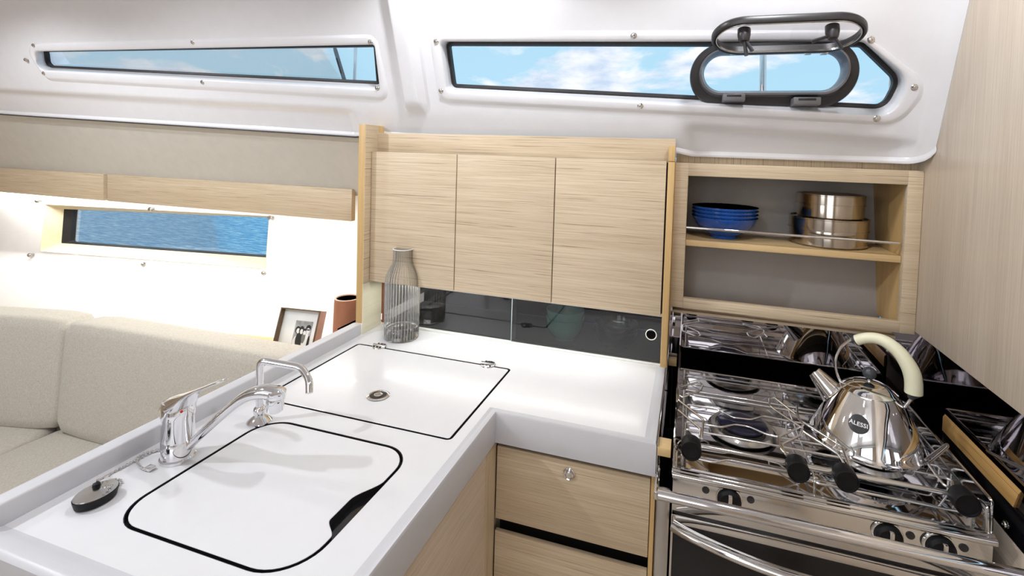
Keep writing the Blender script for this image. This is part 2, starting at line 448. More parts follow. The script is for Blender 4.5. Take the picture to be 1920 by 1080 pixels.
# window 1 (bow side, tapering) and window 2 (galley) outlines in pixels of the photograph, carried to the moulded plane
W1o = out2([(40, 82), (705, 64), (733, 190), (90, 152)], [.040, .030, .030, .045])
W1i = out2([(66, 97), (704, 84), (713, 167), (75, 131)], [.022, .008, .008, .024])
W2o = out2([(803, 58), (1612, 56), (1745, 160), (1685, 236), (822, 192)], [.03, .05, .07, .05, .035])
W2i = out2([(826, 78), (1618, 78), (1706, 150), (1668, 217), (840, 170)], [.012, .02, .045, .035, .012])
ZT = .50
bm = BM()
xs = []; x = -3.4
while x < .4585: xs.append(x); x += .02 if x < -2.4 else (.006 if (-.99 < x < -.91 or -.76 < x < -.66 or x > .37 or -.04 < x < .03) else .014)
xs.append(.4585)
NZ = 64
def zrow(x, t): return lerp(zb(x), ZT, t)
outer = [(x, zb(x)) for x in xs] + [(.4585, zrow(.4585, j / NZ)) for j in range(1, NZ)] + [(x, ZT) for x in reversed(xs)] + [(-3.4, zrow(-3.4, j / NZ)) for j in range(NZ - 1, 0, -1)]
extra = []
for x in xs[1:-1]:
    for j in range(1, NZ):
        p = (x, zrow(x, j / NZ))
        if inside(p, W1o) or inside(p, W2o): continue
        if min(min((p[0] - q[0]) ** 2 + (p[1] - q[1]) ** 2 for q in W) for W in (W1o, W2o)) < 1.2e-5: continue
        extra.append(p)
pts, tris = cdt(outer, [W1o, W2o], extra)
vs = [bm.verts.new(lp(p[0], p[1])) for p in pts]
for t in tris:
    try: bm.faces.new([vs[i] for i in t])
    except ValueError: pass
bmesh.ops.recalc_face_normals(bm, faces=bm.faces)
# bottom return lip
n = len(xs)
loft(bm, [[lp(x, zb(x) + .0055) + Vector((0, -.0002, 0)) for x in xs], [lp(x, zb(x)) + Vector((0, -.005, -.001)) for x in xs], [lp(x, zb(x)) + Vector((0, -.0055, -.004)) for x in xs], [lp(x, zb(x)) + Vector((0, -.003, -.008)) for x in xs], [lp(x, zb(x)) + Vector((0, .02, -.008)) for x in xs]], closed=False)
# ceiling behind the roll, with round recesses left plain
yt = liner(0, ZT)
for q in ([(-3.4, yt + .002, ZT), (.4585, yt + .002, ZT), (.4585, yt - .10, .525), (-3.4, yt - .10, .525)], [(-3.4, yt - .10, .525), (.4585, yt - .10, .525), (.4585, -1.6, .545), (-3.4, -1.6, .545)]):
    bm.faces.new([bm.verts.new(p) for p in q])
finish(bm, 'ceiling', M['gelcoat'], smooth=50)['kind'] = 'structure'

def window(name, Wo, Wi, gas, screws, gdepth, parts):
    """raised moulded frame, reveal, gasket and pane"""
    bm = BM(); n = len(Wo); rings = []
    for t, h in ((0, 0), (.10, .0015), (.22, .0050), (.34, .0062), (.80, .0062), (.92, .0050), (1, .0020)):
        rings.append([lp(lerp(a[0], b[0], t), lerp(a[1], b[1], t), h) for a, b in zip(Wo, Wi)])
    G = [Vector((g[0], Yplane(g[1]) + gdepth, g[1])) for g in gas]
    last = rings[-1]; rings.append([p.lerp(q, .5) + Vector((0, .004, 0)) for p, q in zip(last, G)]); rings.append(G)
    loft(bm, rings)
    fr = finish(bm, name, M['gelcoat'], smooth=60); fr['kind'] = 'structure'
    # gasket: a band from the reveal inwards
    cx = sum(g.x for g in G) / n; cz = sum(g.z for g in G) / n
    inner = []
    for i in range(n):
        t = (G[(i + 1) % n] - G[i - 1]).normalized(); nn = Vector((-t.z, 0, t.x))
        c = Vector((cx, 0, cz)) - G[i]
        if nn.dot(c) < 0: nn = -nn
        inner.append(G[i] + nn * parts['gw'])
    bm = BM(); loft(bm, [G, [a.lerp(b, .3) + Vector((0, -.004, 0)) for a, b in zip(G, inner)], [b + Vector((0, -.003, 0)) for b in inner], [b + Vector((0, .010, 0)) for b in inner]])
    finish(bm, 'window_gasket', M['black_gasket'], fr)
    bm = BM(); f = bm.faces.new([bm.verts.new(p + Vector((0, .006, 0))) for p in inner]); bmesh.ops.triangulate(bm, faces=[f])
    finish(bm, 'window_pane', M['pane'], fr)
    for s in screws:
        x, z = onliner(*s); bm = BM(); screw(bm, lp(x, z, .0060), (0, -1, -.35)); finish(bm, 'screw', M['steel'], fr)
    return fr, inner
def gpix(pix, radii, depth, n=7, sub=10):
    P = []
    for p in pix:
        q = onpl(*p, (0, 1.17 + depth, .05), (0, 1, .35)); P.append((q.x, q.z, 0))
    return [(v.x, v.y) for v in rpoly(P, radii, n, sub)]
G1 = gpix([(83, 92), (706, 81), (712, 158), (88, 127)], [.014, .006, .006, .018], .03)
G2 = gpix([(836, 78), (1618, 78), (1690, 148), (1660, 205), (848, 164)], [.014, .02, .035, .030, .014], .03)
w1, _ = window('window_1', W1o, W1i, G1, [(67, 86), (52, 113), (86, 138), (365, 80), (697, 80), (383, 155), (710, 166)], .03, dict(gw=.0085))
w2, _ = window('window_2', W2o, W2i, G2, [(820, 79), (829, 171), (1189, 68), (1201, 199), (1631, 76), (1711, 165), (1642, 223)], .03, dict(gw=.0095))

# opening portlight in window 2
PH = thing('portlight', 'oval black-framed opening portlight set in the galley window, lid swung up', 'porthole', (.165, 1.15, .11))
def ppl(x, y, d=.03): return onpl(x, y, (0, 1.17 + d, .05), (0, 1, .35))
def plane_pts(o2, d): return [Vector((x, Yplane(z) + d, z)) for x, z in o2]
a, b = ppl(1294, 130), ppl(1607, 150); t0, t1 = ppl(1460, 80), ppl(1450, 201)
cx, cz = (a.x + b.x) / 2, (t0.z + t1.z) / 2; W_, H_ = b.x - a.x, t0.z - t1.z
a, b = ppl(1320, 135), ppl(1578, 140); t0, t1 = ppl(1450, 100), ppl(1450, 171)
cx2, cz2 = (a.x + b.x) / 2, (t0.z + t1.z) / 2; w_, h_ = b.x - a.x, t0.z - t1.z
bm = BM()
def st(k, d):   # k 0 outer .. 1 inner
    return plane_pts(stadium(lerp(cx, cx2, k), lerp(cz, cz2, k), lerp(W_, w_, k), lerp(H_, h_, k)), d)
loft(bm, [st(0, .034), st(0, .022), st(.06, .018), st(.55, .016), st(.62, .010), st(.68, .008)])
finish(bm, 'portlight_frame', M['gasket_grey'], PH)
bm = BM(); loft(bm, [st(.66, .010), st(.70, .004), st(.82, .004), st(.88, .012), st(1.0, .022), st(1.0, .045)])
finish(bm, 'inner_ring', plain('grey_ring', (.22, .22, .24), .25, .4), PH)
for px_, py_, ww in ((1375, 184, .046), (1510, 191, .052)):
    c = ppl(px_, py_, .0); bm = BM(); box(bm, c.x - ww / 2, c.x + ww / 2, c.y - .018, c.y + .02, c.z - .008, c.z + .008, .002)
    q = finish(bm, 'latch_keeper', plain('grey_plastic', (.16, .16, .17), .35), PH)
    bm = BM(); box(bm, c.x - ww * .32, c.x + ww * .32, c.y - .0188, c.y - .016, c.z + .001, c.z + .0055, .0005); finish(bm, 'keeper_slot', M['black_gasket'], q)
for px_ in (1375, 1402, 1515, 1545):
    c = ppl(px_, 97, .012); bm = BM(); box(bm, c.x - .006, c.x + .006, c.y - .01, c.y + .006, c.z - .006, c.z + .006, .001)
    finish(bm, 'hinge_lug', M['steel_brushed'], PH)
# lid
Hh = ppl(1470, 96, .0); ang = math.radians(18); LW, LH = .272, .122
L0 = Vector((ppl(1482, 60).x - .022, Hh.y - .012, Hh.z - .004))
def lidp(u, v, d=0):      # u along x, v out from the hinge, d below the lid
    return L0 + Vector((u, -math.cos(ang) * v - math.sin(ang) * d, math.sin(ang) * v - math.cos(ang) * d))
def lring(k, d):
    return [lidp(u, v, d) for u, v in stadium(0, LH / 2, LW - k, LH - k)]
bm = BM()
loft(bm, [lring(.020, -.010), lring(.006, -.010), lring(0, -.006), lring(0, .002), lring(.004, .005), lring(.011, .005), lring(.014, .001), lring(.020, .001), lring(.020, -.010)])
LID = finish(bm, 'portlight_lid', M['gasket_grey'], PH)
bm = BM(); loft(bm, [lring(.015, .003), lring(.017, .0055), lring(.021, .0055), lring(.023, .002)]); finish(bm, 'lid_seal', M['steel_brushed'], LID)
bm = BM(); f = bm.faces.new([bm.verts.new(p) for p in lring(.0195, -.002)]); finish(bm, 'lid_pane', M['acrylic'], LID)
for u, s in ((-.078, 1), (.072, -1)):
    bm = BM(); c = lidp(u, LH - .030, .002); dn = (lidp(0, 0, 1) - lidp(0, 0, 0)).normalized()
    lathe(bm, [(0, 0), (.012, 0), (.012, .012), (.010, .022), (.0075, .026), (0, .027)], c, 20, dn)
    k = finish(bm, 'dog_handle', M['gasket_grey'], LID)
    bm = BM(); d1 = Vector((-.5, .1, -.15)); d2 = Vector((.45, -.1, -.75))
    cc_ = c + dn * .018
    for dd, L in ((d1 if s < 0 else Vector((.15, 0, -.9)), .034), (d2, .030)):
        dd = dd.normalized(); tube(bm, [cc_, cc_ + dd * L * .5, cc_ + dd * L], [.005, .0055, .006], 8, flat=.6)
    finish(bm, 'lever_arm', M['gasket_grey'], k)

# --- grey headliner between the moulding and the valance, hull lining ---------
def Yh(x, z):     # hull lining narrows to the bow and tucks in lower down
    return interp(x, [(-3.6, 1.23), (-2.67, 1.39), (-1.635, 1.57), (-.90, 1.66)]) + (.90 * max(z + .52, -.38) if z < -.52 else 0)
bm = BM(); xsn = [-3.4 + i * .1 for i in range(25)] + [-.93, -.849]
loft(bm, [[(x, liner(x, zb(x)) + .014, zb(x) - .009) for x in xsn], [(x, 1.255, (zb(x) - .13) / 2 + .012) for x in xsn], [(x, 1.322, -.155) for x in xsn]], closed=False)
o = finish(bm, 'wall_headliner', M['headliner'], smooth=60); o['kind'] = 'structure'
bm = BM(); tube(bm, [lp(x, zb(x)) + Vector((0, -.0050, -.0095)) for x in xsn if x > -3.3], .0022, 8); o = finish(bm, 'groove_shade', M['gasket_grey']); o['kind'] = 'structure'  # dark tube stands in for the shade of the groove below the lip
# hull lining with the low window opening
p = [(85, 383), (505, 405), (498, 504), (77, 471)]
def onhull(x, y, d=0):
    P = ony(x, y, 1.5)
    for _ in range(25): P = ony(x, y, Yh(P.x, P.z) + d)
    return P
H3 = [onhull(*q) for q in p]
H3o = [(v.x, v.z) for v in H3]
hx = sorted(set([-3.4 + i * .1 for i in range(26)] + [-.852]))
bm = BM(); zl = [-.10, -.2, -.3, -.4, -.45, -.5, -.52, -.55, -.6, -.65, -.72, -.8, -.9, -1.1, -1.38]
outer = [(x, -.10) for x in hx] + [(-.852, z) for z in zl[1:-1]] + [(x, -1.38) for x in reversed(hx)] + [(-3.4, z) for z in reversed(zl[1:-1])]
hole = rpoly([(q[0], q[1], 0) for q in H3o], .004, 3, 6); hole = [(v.x, v.y) for v in hole]
ex = [(x, z) for x in hx[1:-1] for z in zl[1:-1] if not inside((x, z), hole)]
pts, tris = cdt(outer, [hole], ex)
vs = [bm.verts.new((p_[0], Yh(p_[0], p_[1]), p_[1])) for p_ in pts]
for t in tris: bm.faces.new([vs[i] for i in t])
# lining carried back above the valance
loft(bm, [[(x, Yh(x, -.10), -.10) for x in hx], [(x, 1.30, -.06) for x in hx]], closed=False)
o = finish(bm, 'wall_hull', M['hull_white'], smooth=60); o['kind'] = 'structure'
# its window: birch reveal, dark rubber, pane
GL = [onhull(120, 392, .055), onhull(505, 408, .055), onhull(500, 483, .055), onhull(115, 456, .055)]
GL[1].x += .03; GL[2].x += .03
bm = BM()
outer3 = [Vector((q[0], Yh(q[0], q[1]) - .002, q[1])) for q in hole]
gl2 = rpoly([(v.x, v.z, 0) for v in GL], .003, 3, 6)
inner3 = [Vector((v.x, Yh(v.x, v.y) + .055, v.y)) for v in gl2]
loft(bm, [[v + Vector((0, .03, 0)) for v in outer3], outer3, inner3])
w3 = finish(bm, 'window_3', M['oak_pale'], smooth=30); w3['kind'] = 'structure'
bm = BM(); g3 = rpoly([((GL[0].x + .030), GL[0].z - .002, 0), (GL[1].x, GL[1].z - .001, 0), (GL[2].x, GL[2].z + .004, 0), (GL[3].x + .030, GL[3].z + .004, 0)], .008, 3, 6)
g3 = [Vector((v.x, Yh(v.x, v.y) + .065, v.y)) for v in g3]
loft(bm, [inner3, g3, [v + Vector((0, .02, 0)) for v in g3]]); finish(bm, 'window_gasket', M['black_gasket'], w3)
bm = BM(); bm.faces.new([bm.verts.new(v + Vector((0, .01, 0))) for v in g3]); finish(bm, 'window_pane', M['pane'], w3)
for s in ((76, 376), (287, 391), (62, 477), (274, 494), (498, 510), (510, 407)):
    q = onhull(*s, -.002); bm = BM(); lathe(bm, [(0, -.002), (.005, -.002), (.005, .006), (.009, .009), (.009, .014), (.006, .018), (0, .019)], q, 16, (0.1, -1, -.1)); finish(bm, 'screw', M['steel_brushed'], w3)

# --- right bulkhead ------------------------------------------------------------
bm = BM(); box(bm, .459, .484, -1.6, 1.40, -.3465, .56, .0015)
o = finish(bm, 'wall_right', M['oak_wall']); o['kind'] = 'structure'
# --- cabin sole, aft and near walls (outside the picture, seen in the chrome) ---------
bm = BM(); box(bm, -3.5, 1.2, -1.65, 1.6, -1.42, -1.40); o = finish(bm, 'floor', M['floor']); o['kind'] = 'structure'
bm = BM(); box(bm, -3.5, 1.2, -1.68, -1.62, -1.40, .60); o = finish(bm, 'wall_near', M['hull_white']); o['kind'] = 'structure'
bm = BM(); box(bm, -3.46, -3.42, -1.62, 1.6, -1.40, .60); o = finish(bm, 'wall_bow', M['beige_wall']); o['kind'] = 'structure'
bm = BM(); box(bm, .52, .56, -1.62, 1.45, -1.40, -.3465); o = finish(bm, 'wall_aft', M['oak_wall']); o['kind'] = 'structure'
bm = BM(); box(bm, -1.28, -1.02, -1.618, -1.60, -1.40, .52); box(bm, .22, .452, -1.618, -1.58, -1.40, .52); o = finish(bm, 'trim_2', M['oak_wall']); o['kind'] = 'structure'
bm = BM(); box(bm, -1.02, -.86, -1.619, -1.60, -1.40, .52); o = finish(bm, 'navy_reflection_strip', M['navy']); o['kind'] = 'structure'  # unseen navy strip, added for its blue reflection in the steel
bm = BM(); box(bm, -4.5, 1.5, 1.66, 2.10, .0, .03, .004); o = finish(bm, 'trim_4', M['gelcoat']); o['kind'] = 'structure'
# fascia above the open shelves, against the moulding
bm = BM(); box(bm, -.0357, .4605, 1.2135, 1.2255, -.030, .060, .0005); o = finish(bm, 'trim_1', M['oak_z']); o['kind'] = 'structure'
# sea
bm = BM(); bm.faces.new([bm.verts.new(v) for v in ((-400, 1.9, -1.5), (400, 1.9, -1.5), (400, 700, -1.5), (-400, 700, -1.5))])
o = finish(bm, 'sea', M['sea'], base=(0, 2, -1.5)); tag(o, 'rippled blue sea outside the low hull window', 'sea', kind='structure')

# outside: deck stanchion seen in the portlight, shroud and post seen in the bow window
def post(px1, px2, Y, r, label, name, cat='post'):
    a, b = ony(*px1, Y), ony(*px2, Y); d = (a - b).normalized(); bm = BM(); zd = (b.z - .031) / d.z; tube(bm, [b - d * zd, b - d * .01, b, a, a + d * .15], [r, r, r * 1.15, r * 1.1, r], 14)
    return tag(finish(bm, name, M['steel'], base=tuple(b - d * zd)), label, cat)
post((1431, 98), (1430, 172), 1.75, .0095, 'upright steel post outside, seen through the oval portlight', 'deck_post')
post((667, 82), (665, 155), 1.9, .0065, 'upright steel post outside the tapering bow window, beside the slanting rigging screw', 'deck_post')
TS = thing('rigging_screw', 'slanting dark rigging screw on its wire outside the tapering bow window', 'rigging', tuple(ony(648, 156, 1.9)))
a, b = ony(648, 158, 1.9), ony(624, 78, 1.9); d = (b - a)
bm = BM(); tube(bm, [a - d * ((a.z - .031) / d.z), a, b, b + d * 1.5], .004, 8); finish(bm, 'wire', M['steel'], TS)
bm = BM(); tube(bm, [a, a + d * .06, a + d * .8, a + d * .9], [.006, .009, .009, .005], 12); finish(bm, 'barrel', plain('dark_steel', (.16, .17, .19), .3, .8), TS)
bm = BM(); tube(bm, [a + d * .25 + Vector((0, -.009, 0)), a + d * .6 + Vector((0, -.009, 0))], .004, 8); finish(bm, 'slot', M['black_gasket'], TS)

# ================================================================== VALANCE
for nm, xa, xb, lab in (('valance_board', -2.14, -1.0295, 'long oak valance board over the lit hull window, end grain by the cupboard side'), ('valance_board', -3.2, -2.162, 'oak valance board cut by the left edge, beyond the narrow gap from the long board')):
    bm = BM(); box(bm, xa, xb, 1.30, 1.318, -.235, -.133, .0008)
    tag(finish(bm, nm, M['oak_x']), lab, 'board', 'valance boards of the saloon')

# ================================================================== GALLEY UPPER CUPBOARD
YF = 1.120; YG = 1.178; KF = YF / YG
UC = thing('wall_cupboard', 'oak galley wall cupboard with three plain doors over smoked sliding glass', 'cupboard', (-.48, 1.35, -.5))
bm = BM(); box(bm, -.848, -.8285, 1.095, 1.60, -.4705, .062, .0006); finish(bm, 'front_edge', M['oak_edge'], UC)
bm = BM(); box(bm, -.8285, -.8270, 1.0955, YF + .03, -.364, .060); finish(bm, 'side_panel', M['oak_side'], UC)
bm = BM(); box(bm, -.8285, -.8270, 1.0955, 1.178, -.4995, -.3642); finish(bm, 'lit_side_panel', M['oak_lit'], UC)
bm = BM(); box(bm, -.8270, -.0365, 1.147, 1.158, -.03, .0425, .0005); finish(bm, 'fascia', M['oak_x'], UC)
bm = BM(); box(bm, -.0500, -.0357, 1.128, 1.158, -.0085, .0265, .0005); finish(bm, 'fascia_block', M['oak_edge'], UC)
DX = [-.8265, ony(857, 290, YF).x, ony(1042, 297, YF).x, -.0525]
for i in range(3):
    bm = BM(); box(bm, DX[i] + .0012, DX[i + 1] - .0012, YF, YF + .018, -.3605, -.0090, .0008)
    finish(bm, 'door', M['oak_x'], UC)
bm = BM(); box(bm, -.826, -.0505, YF + .019, 1.146, -.360, -.012); finish(bm, 'carcass', M['dark_void'], UC)
bm = BM(); box(bm, -.826, -.0505, 1.1475, 1.42, -.370, -.360); finish(bm, 'bottom_board', M['white_plastic'], UC)
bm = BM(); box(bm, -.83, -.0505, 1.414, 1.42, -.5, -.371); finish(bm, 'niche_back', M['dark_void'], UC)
bm = BM(); box(bm, -.83, -.0505, 1.1985, 1.4138, -.503, -.5002); finish(bm, 'niche_floor', plain('grey_niche_floor', lin((120, 118, 120)), .4), UC)
bm = BM(); box(bm, -.0500, -.0357, YF, 1.60, -.4765, -.0100, .0008); ST_ = finish(bm, 'stile', M['oak_edge'], UC)
bm = BM(); box(bm, -.0500, -.0357, 1.172, 1.42, -.5000, -.4766); finish(bm, 'stile_foot', M['oak_edge'], UC)
YK = YG
bm = BM(); box(bm, -.8265, -.0505, YG + .001, YG + .016, -.500, -.4945, .001); finish(bm, 'glass_track', M['white_plastic'], UC)
bm = BM(); box(bm, -.8262, -.8200, YG + .002, YG + .014, -.4945, -.371); finish(bm, 'glass_stop', M['copper'], UC)
# sliding panes; the finger hole is a real hole with a chrome ring
gx = ony(960, 600, YG + .006).x; hc = ony(1221, 627, YG + .006)
bm = BM(); box(bm, -.8195, gx + .010, YG + .009, YG + .012, -.4942, -.371); finish(bm, 'sliding_glass', M['smoked'], UC)
bm = BM(); o4 = [(gx, -.4942), (-.0510, -.4942), (-.0510, -.371), (gx, -.371)]
hol = [(hc.x + .0125 * math.cos(2 * PI * i / 28), hc.z + .0125 * math.sin(2 * PI * i / 28)) for i in range(28)]
pts, tris = cdt(o4, [hol]); vs = [bm.verts.new((q[0], YG + .004, q[1])) for q in pts]
for t in tris: bm.faces.new([vs[i] for i in t])
SG = finish(bm, 'sliding_glass', M['smoked'], UC)
bm = BM(); tube(bm, [(hc.x + .0125 * math.cos(2 * PI * i / 28), YG + .004, hc.z + .0125 * math.sin(2 * PI * i / 28)) for i in range(28)], .0012, 8, True); finish(bm, 'finger_ring', M['white_plastic'], SG)
bm = BM(); box(bm, gx - .0006, gx + .0006, YG + .0025, YG + .0055, -.4942, -.371); finish(bm, 'glass_edge', plain('pale_glass_edge', (.5, .6, .62), .2), SG)

# --- bowls behind the smoked glass
def bowl_profile(r, h, foot, t=.004):
    return [(0, .003), (foot, .002), (foot, 0), (foot * 1.08, 0), (foot * 1.1, .004), (r * .78, h * .28), (r * .95, h * .62), (r, h), (r - t * .5, h + .001), (r - t, h), (r * .95 - t, h * .62), (r * .76 - t, h * .30), (foot, .008), (0, .007)]
GB = onz(1057, 641, -.4995)
cxb, cyb = GB.x - .0055, GB.y + .042
def lay(name, prof, mat, c, lab, cat, group=None, n=56):
    bm = BM(); lathe(bm, prof, (c[0], c[1], c[2]), n); return tag(finish(bm, name, mat, base=c), lab, cat, group)
lay('bowl', bowl_profile(.052, .058, .026), M['green_bowl'], (-.312, 1.272, -.500), 'sea-green bowl behind the smoked glass, lower of the pair', 'bowl', 'sea-green bowls')
lay('bowl', bowl_profile(.052, .058, .026), M['green_bowl'], (-.312, 1.272, -.478), 'sea-green bowl behind the smoked glass, upper of the pair', 'bowl', 'sea-green bowls')
lay('glass_bowl', bowl_profile(.058, .046, .030, .003), M['thin_glass'], (-.172, 1.275, -.500), 'clear glass bowl behind the smoked glass by the finger hole, lower of two', 'bowl', 'clear glass bowls')
lay('glass_bowl', bowl_profile(.058, .046, .030, .003), M['thin_glass'], (-.172, 1.275, -.486), 'clear glass bowl behind the smoked glass by the finger hole, upper of two', 'bowl', 'clear glass bowls')

# ================================================================== OPEN SHELF UNIT
SU = thing('open_shelf_unit', 'open oak shelf unit with one shelf and a steel fiddle rail above the cooker', 'shelf unit', (.21, 1.28, -.352))
bm = BM()
box(bm, -.0355, -.006, 1.178, 1.195, -.352, -.0115, .0006); finish(bm, 'frame_stile', M['oak_x'], SU)
bm = BM(); box(bm, .431, .4585, 1.178, 1.195, -.352, -.0115, .0006); finish(bm, 'frame_stile', M['oak_x'], SU)
bm = BM(); box(bm, -.006, .431, 1.178, 1.195, -.0410, -.0115, .0006); finish(bm, 'frame_rail', M['oak_x'], SU)
bm = BM(); box(bm, -.006, .431, 1.178, 1.195, -.352, -.329, .0006)
finish(bm, 'frame_rail', M['oak_x'], SU)
bm = BM(); hexa(bm, [(.431, 1.195, -.352), (.4585, 1.195, -.352), (.4585, 1.34, -.352), (.431, 1.33, -.352), (.431, 1.195, -.0115), (.4585, 1.195, -.0115), (.4585, 1.41, -.0115), (.431, 1.400, -.0115)]); finish(bm, 'side_panel', M['oak_edge'], SU)
bm = BM(); hexa(bm, [(-.0365, 1.195, -.352), (-.006, 1.195, -.352), (-.006, 1.30, -.352), (-.0365, 1.33, -.352), (-.0365, 1.195, -.0115), (-.006, 1.195, -.0115), (-.006, 1.385, -.0115), (-.0365, 1.40, -.0115)])
finish(bm, 'side_panel', M['oak_edge'], SU)
bm = BM(); hexa(bm, [(-.03, 1.303, -.366), (.436, 1.303, -.366), (.436, 1.313, -.366), (-.03, 1.313, -.366), (-.03, 1.382, -.030), (.436, 1.382, -.030), (.436, 1.392, -.030), (-.03, 1.392, -.030)])
finish(bm, 'back_panel', M['grey_back'], SU)
bm = BM(); box(bm, -.030, .431, 1.1955, 1.312, -.370, -.364); finish(bm, 'bottom_board', M['oak_x'], SU)
bm = BM(); box(bm, -.006, .431, 1.1955, 1.38, -.0405, -.030); finish(bm, 'top_board', M['oak_x'], SU)
bm = BM(); box(bm, -.0055, .4305, 1.189, 1.345, -.2065, -.1925, .0008); finish(bm, 'shelf', M['oak_edge_x'], SU)
bm = BM(); tube(bm, [(-.0055, 1.188, -.163), (.425, 1.188, -.165)], .0032, 12); finish(bm, 'fiddle_rail', M['chrome'], SU)

bp = [(0, .004), (.028, .003), (.028, 0), (.030, 0), (.031, .006), (.050, .016), (.068, .032), (.0765, .050), (.0775, .052), (.0755, .052), (.066, .034), (.048, .019), (.026, .009), (0, .008)]
for k, lab in enumerate(('blue bowl on the open shelf, bottom of the stack', 'blue bowl on the open shelf, second from the bottom', 'blue bowl on the open shelf, second from the top', 'blue bowl on the open shelf with dark floral inside, top of the stack')):
    z = -.1925 + (0, .0085, .017, .025)[k]
    c = (.083, 1.272, z)
    R = thing('blue_bowl', lab, 'bowl', c, 0, 'blue bowls on the open shelf')
    bm = BM(); lathe(bm, bp[:9], c, 56); finish(bm, 'bowl_body', M['blue_bowl'], R)
    bm = BM(); lathe(bm, bp[8:], c, 56); finish(bm, 'inner_glaze', M['floral'], R)
def tinbox(c, r, h, lab):
    R = thing('storage_tin', lab, 'tin', c, 0, 'steel tins on the open shelf')
    bm = BM(); lathe(bm, [(r * .93, 0), (r * .985, .004), (r * .985, h * .55), (r * .98, h * .62), (0, h * .62)], c, 72); finish(bm, 'tin_body', M['tin'], R)
    bm = BM(); lathe(bm, [(r, h * .56), (r * 1.02, h * .565), (r * 1.02, h * .595), (r, h * .60), (r, h * .94), (r * 1.012, h * .955), (r * 1.012, h * .985), (r * .985, h), (r * .955, h * .985), (r * .95, h * .955), (0, h * .95)], c, 72); finish(bm, 'lid', M['tin'], R)
tinbox((.314, 1.288, -.1925), .083, .066, 'larger round steel tin with lid, standing on the shelf under the other tin')
tinbox((.317, 1.290, -.1925 + .0635), .071, .056, 'smaller round steel tin with lid, on top of the larger tin')

# ================================================================== WORKTOP
RIMZ = .006
WT = thing('worktop', 'white L-shaped galley worktop with raised edges and hinged fridge lid', 'worktop', (-.5, .8, -.56))
outl = [(-.854, .352), (-.337, .352), (-.337, .847), (-.038, .847), (-.038, 1.198), (-.905, 1.198), (-.905, 1.094), (-.854, 1.094)]
inl = lambda d: [(-.854 + d, .352 + d * 1.6), (-.337 - d, .352 + d * 1.6), (-.337 - d, .847 + d), (-.038 - d, .847 + d), (-.038 - d, 1.198), (-.905, 1.198), (-.905, 1.094), (-.854 + d, 1.094)]
def ringz(d, z): return [(x, y, z) for x, y in inl(d)]
def shrink(loop, d):
    n = len(loop); out = []
    cx = sum(p[0] for p in loop) / n; cy = sum(p[1] for p in loop) / n
    for i in range(n):
        t = Vector((loop[(i + 1) % n][0] - loop[i - 1][0], loop[(i + 1) % n][1] - loop[i - 1][1])).normalized(); nn = Vector((-t.y, t.x))
        if nn.dot(Vector((cx - loop[i][0], cy - loop[i][1]))) < 0: nn = -nn
        out.append((loop[i][0] + nn.x * d, loop[i][1] + nn.y * d))
    return out
# openings for the two lids
SKo = rpoly([(-.722, .433, 0), (-.418, .433, 0), (-.418, .697, 0), (-.722, .697, 0)], [.052, .062, .052, .052], 10, 10)
FRo = rpoly([(-.797, .743, 0), (-.3785, .743, 0), (-.3785, 1.041, 0), (-.797, 1.041, 0)], .010, 5, 8)
SK = [(v.x, v.y) for v in SKo]; FR = [(v.x, v.y) for v in FRo]
# finger notch on the right side of the sink opening is in the cover
pts, tris = cdt([(x, y) for x, y in inl(.022)], [SK, FR])
bm = BM(); vs = [bm.verts.new((q[0], q[1], -.5)) for q in pts]
for t in tris: bm.faces.new([vs[i] for i in t])
bmesh.ops.recalc_face_normals(bm, faces=bm.faces)
finish(bm, 'top_surface', M['counter'], WT)
for lo in (SK, FR):
    bm = BM(); a_ = [Vector((x, y, -.5003)) for x, y in lo]; b_ = [Vector((x, y, -.5003)) for x, y in shrink(lo, .0010)]
    loft(bm, [a_, b_, [v + Vector((0, 0, -.0117)) for v in b_]]); finish(bm, 'opening_seal', M['black_gasket'], WT)
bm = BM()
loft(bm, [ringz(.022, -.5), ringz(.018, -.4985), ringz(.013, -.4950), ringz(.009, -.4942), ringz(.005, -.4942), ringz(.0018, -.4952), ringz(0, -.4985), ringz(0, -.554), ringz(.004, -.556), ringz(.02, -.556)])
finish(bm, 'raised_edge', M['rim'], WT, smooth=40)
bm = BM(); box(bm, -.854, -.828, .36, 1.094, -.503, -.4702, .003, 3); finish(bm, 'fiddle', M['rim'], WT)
bm = BM(); box(bm, -.81, -.36, .38, 1.12, -.53, -.512); finish(bm, 'recess_lining', M['black_gasket'], WT)
def slab(bm, loop, z1, z0, ch=.0006):
    a = shrink(loop, ch)
    t = bmesh.new(); pts, tris = cdt(a, []); vs = [t.verts.new((q[0], q[1], z1)) for q in pts]
    for q in tris: t.faces.new([vs[i] for i in q])
    bmesh.ops.recalc_face_normals(t, faces=t.faces)
    if t.faces and t.faces[:][0].normal.z < 0: bmesh.ops.reverse_faces(t, faces=t.faces)
    merge(bm, t); loft(bm, [[(x, y, z1) for x, y in a], [(x, y, z1 - ch) for x, y in loop]])
    loft(bm, [[(x, y, z1 - ch) for x, y in loop], [(x, y, z0) for x, y in loop]], mi=1)
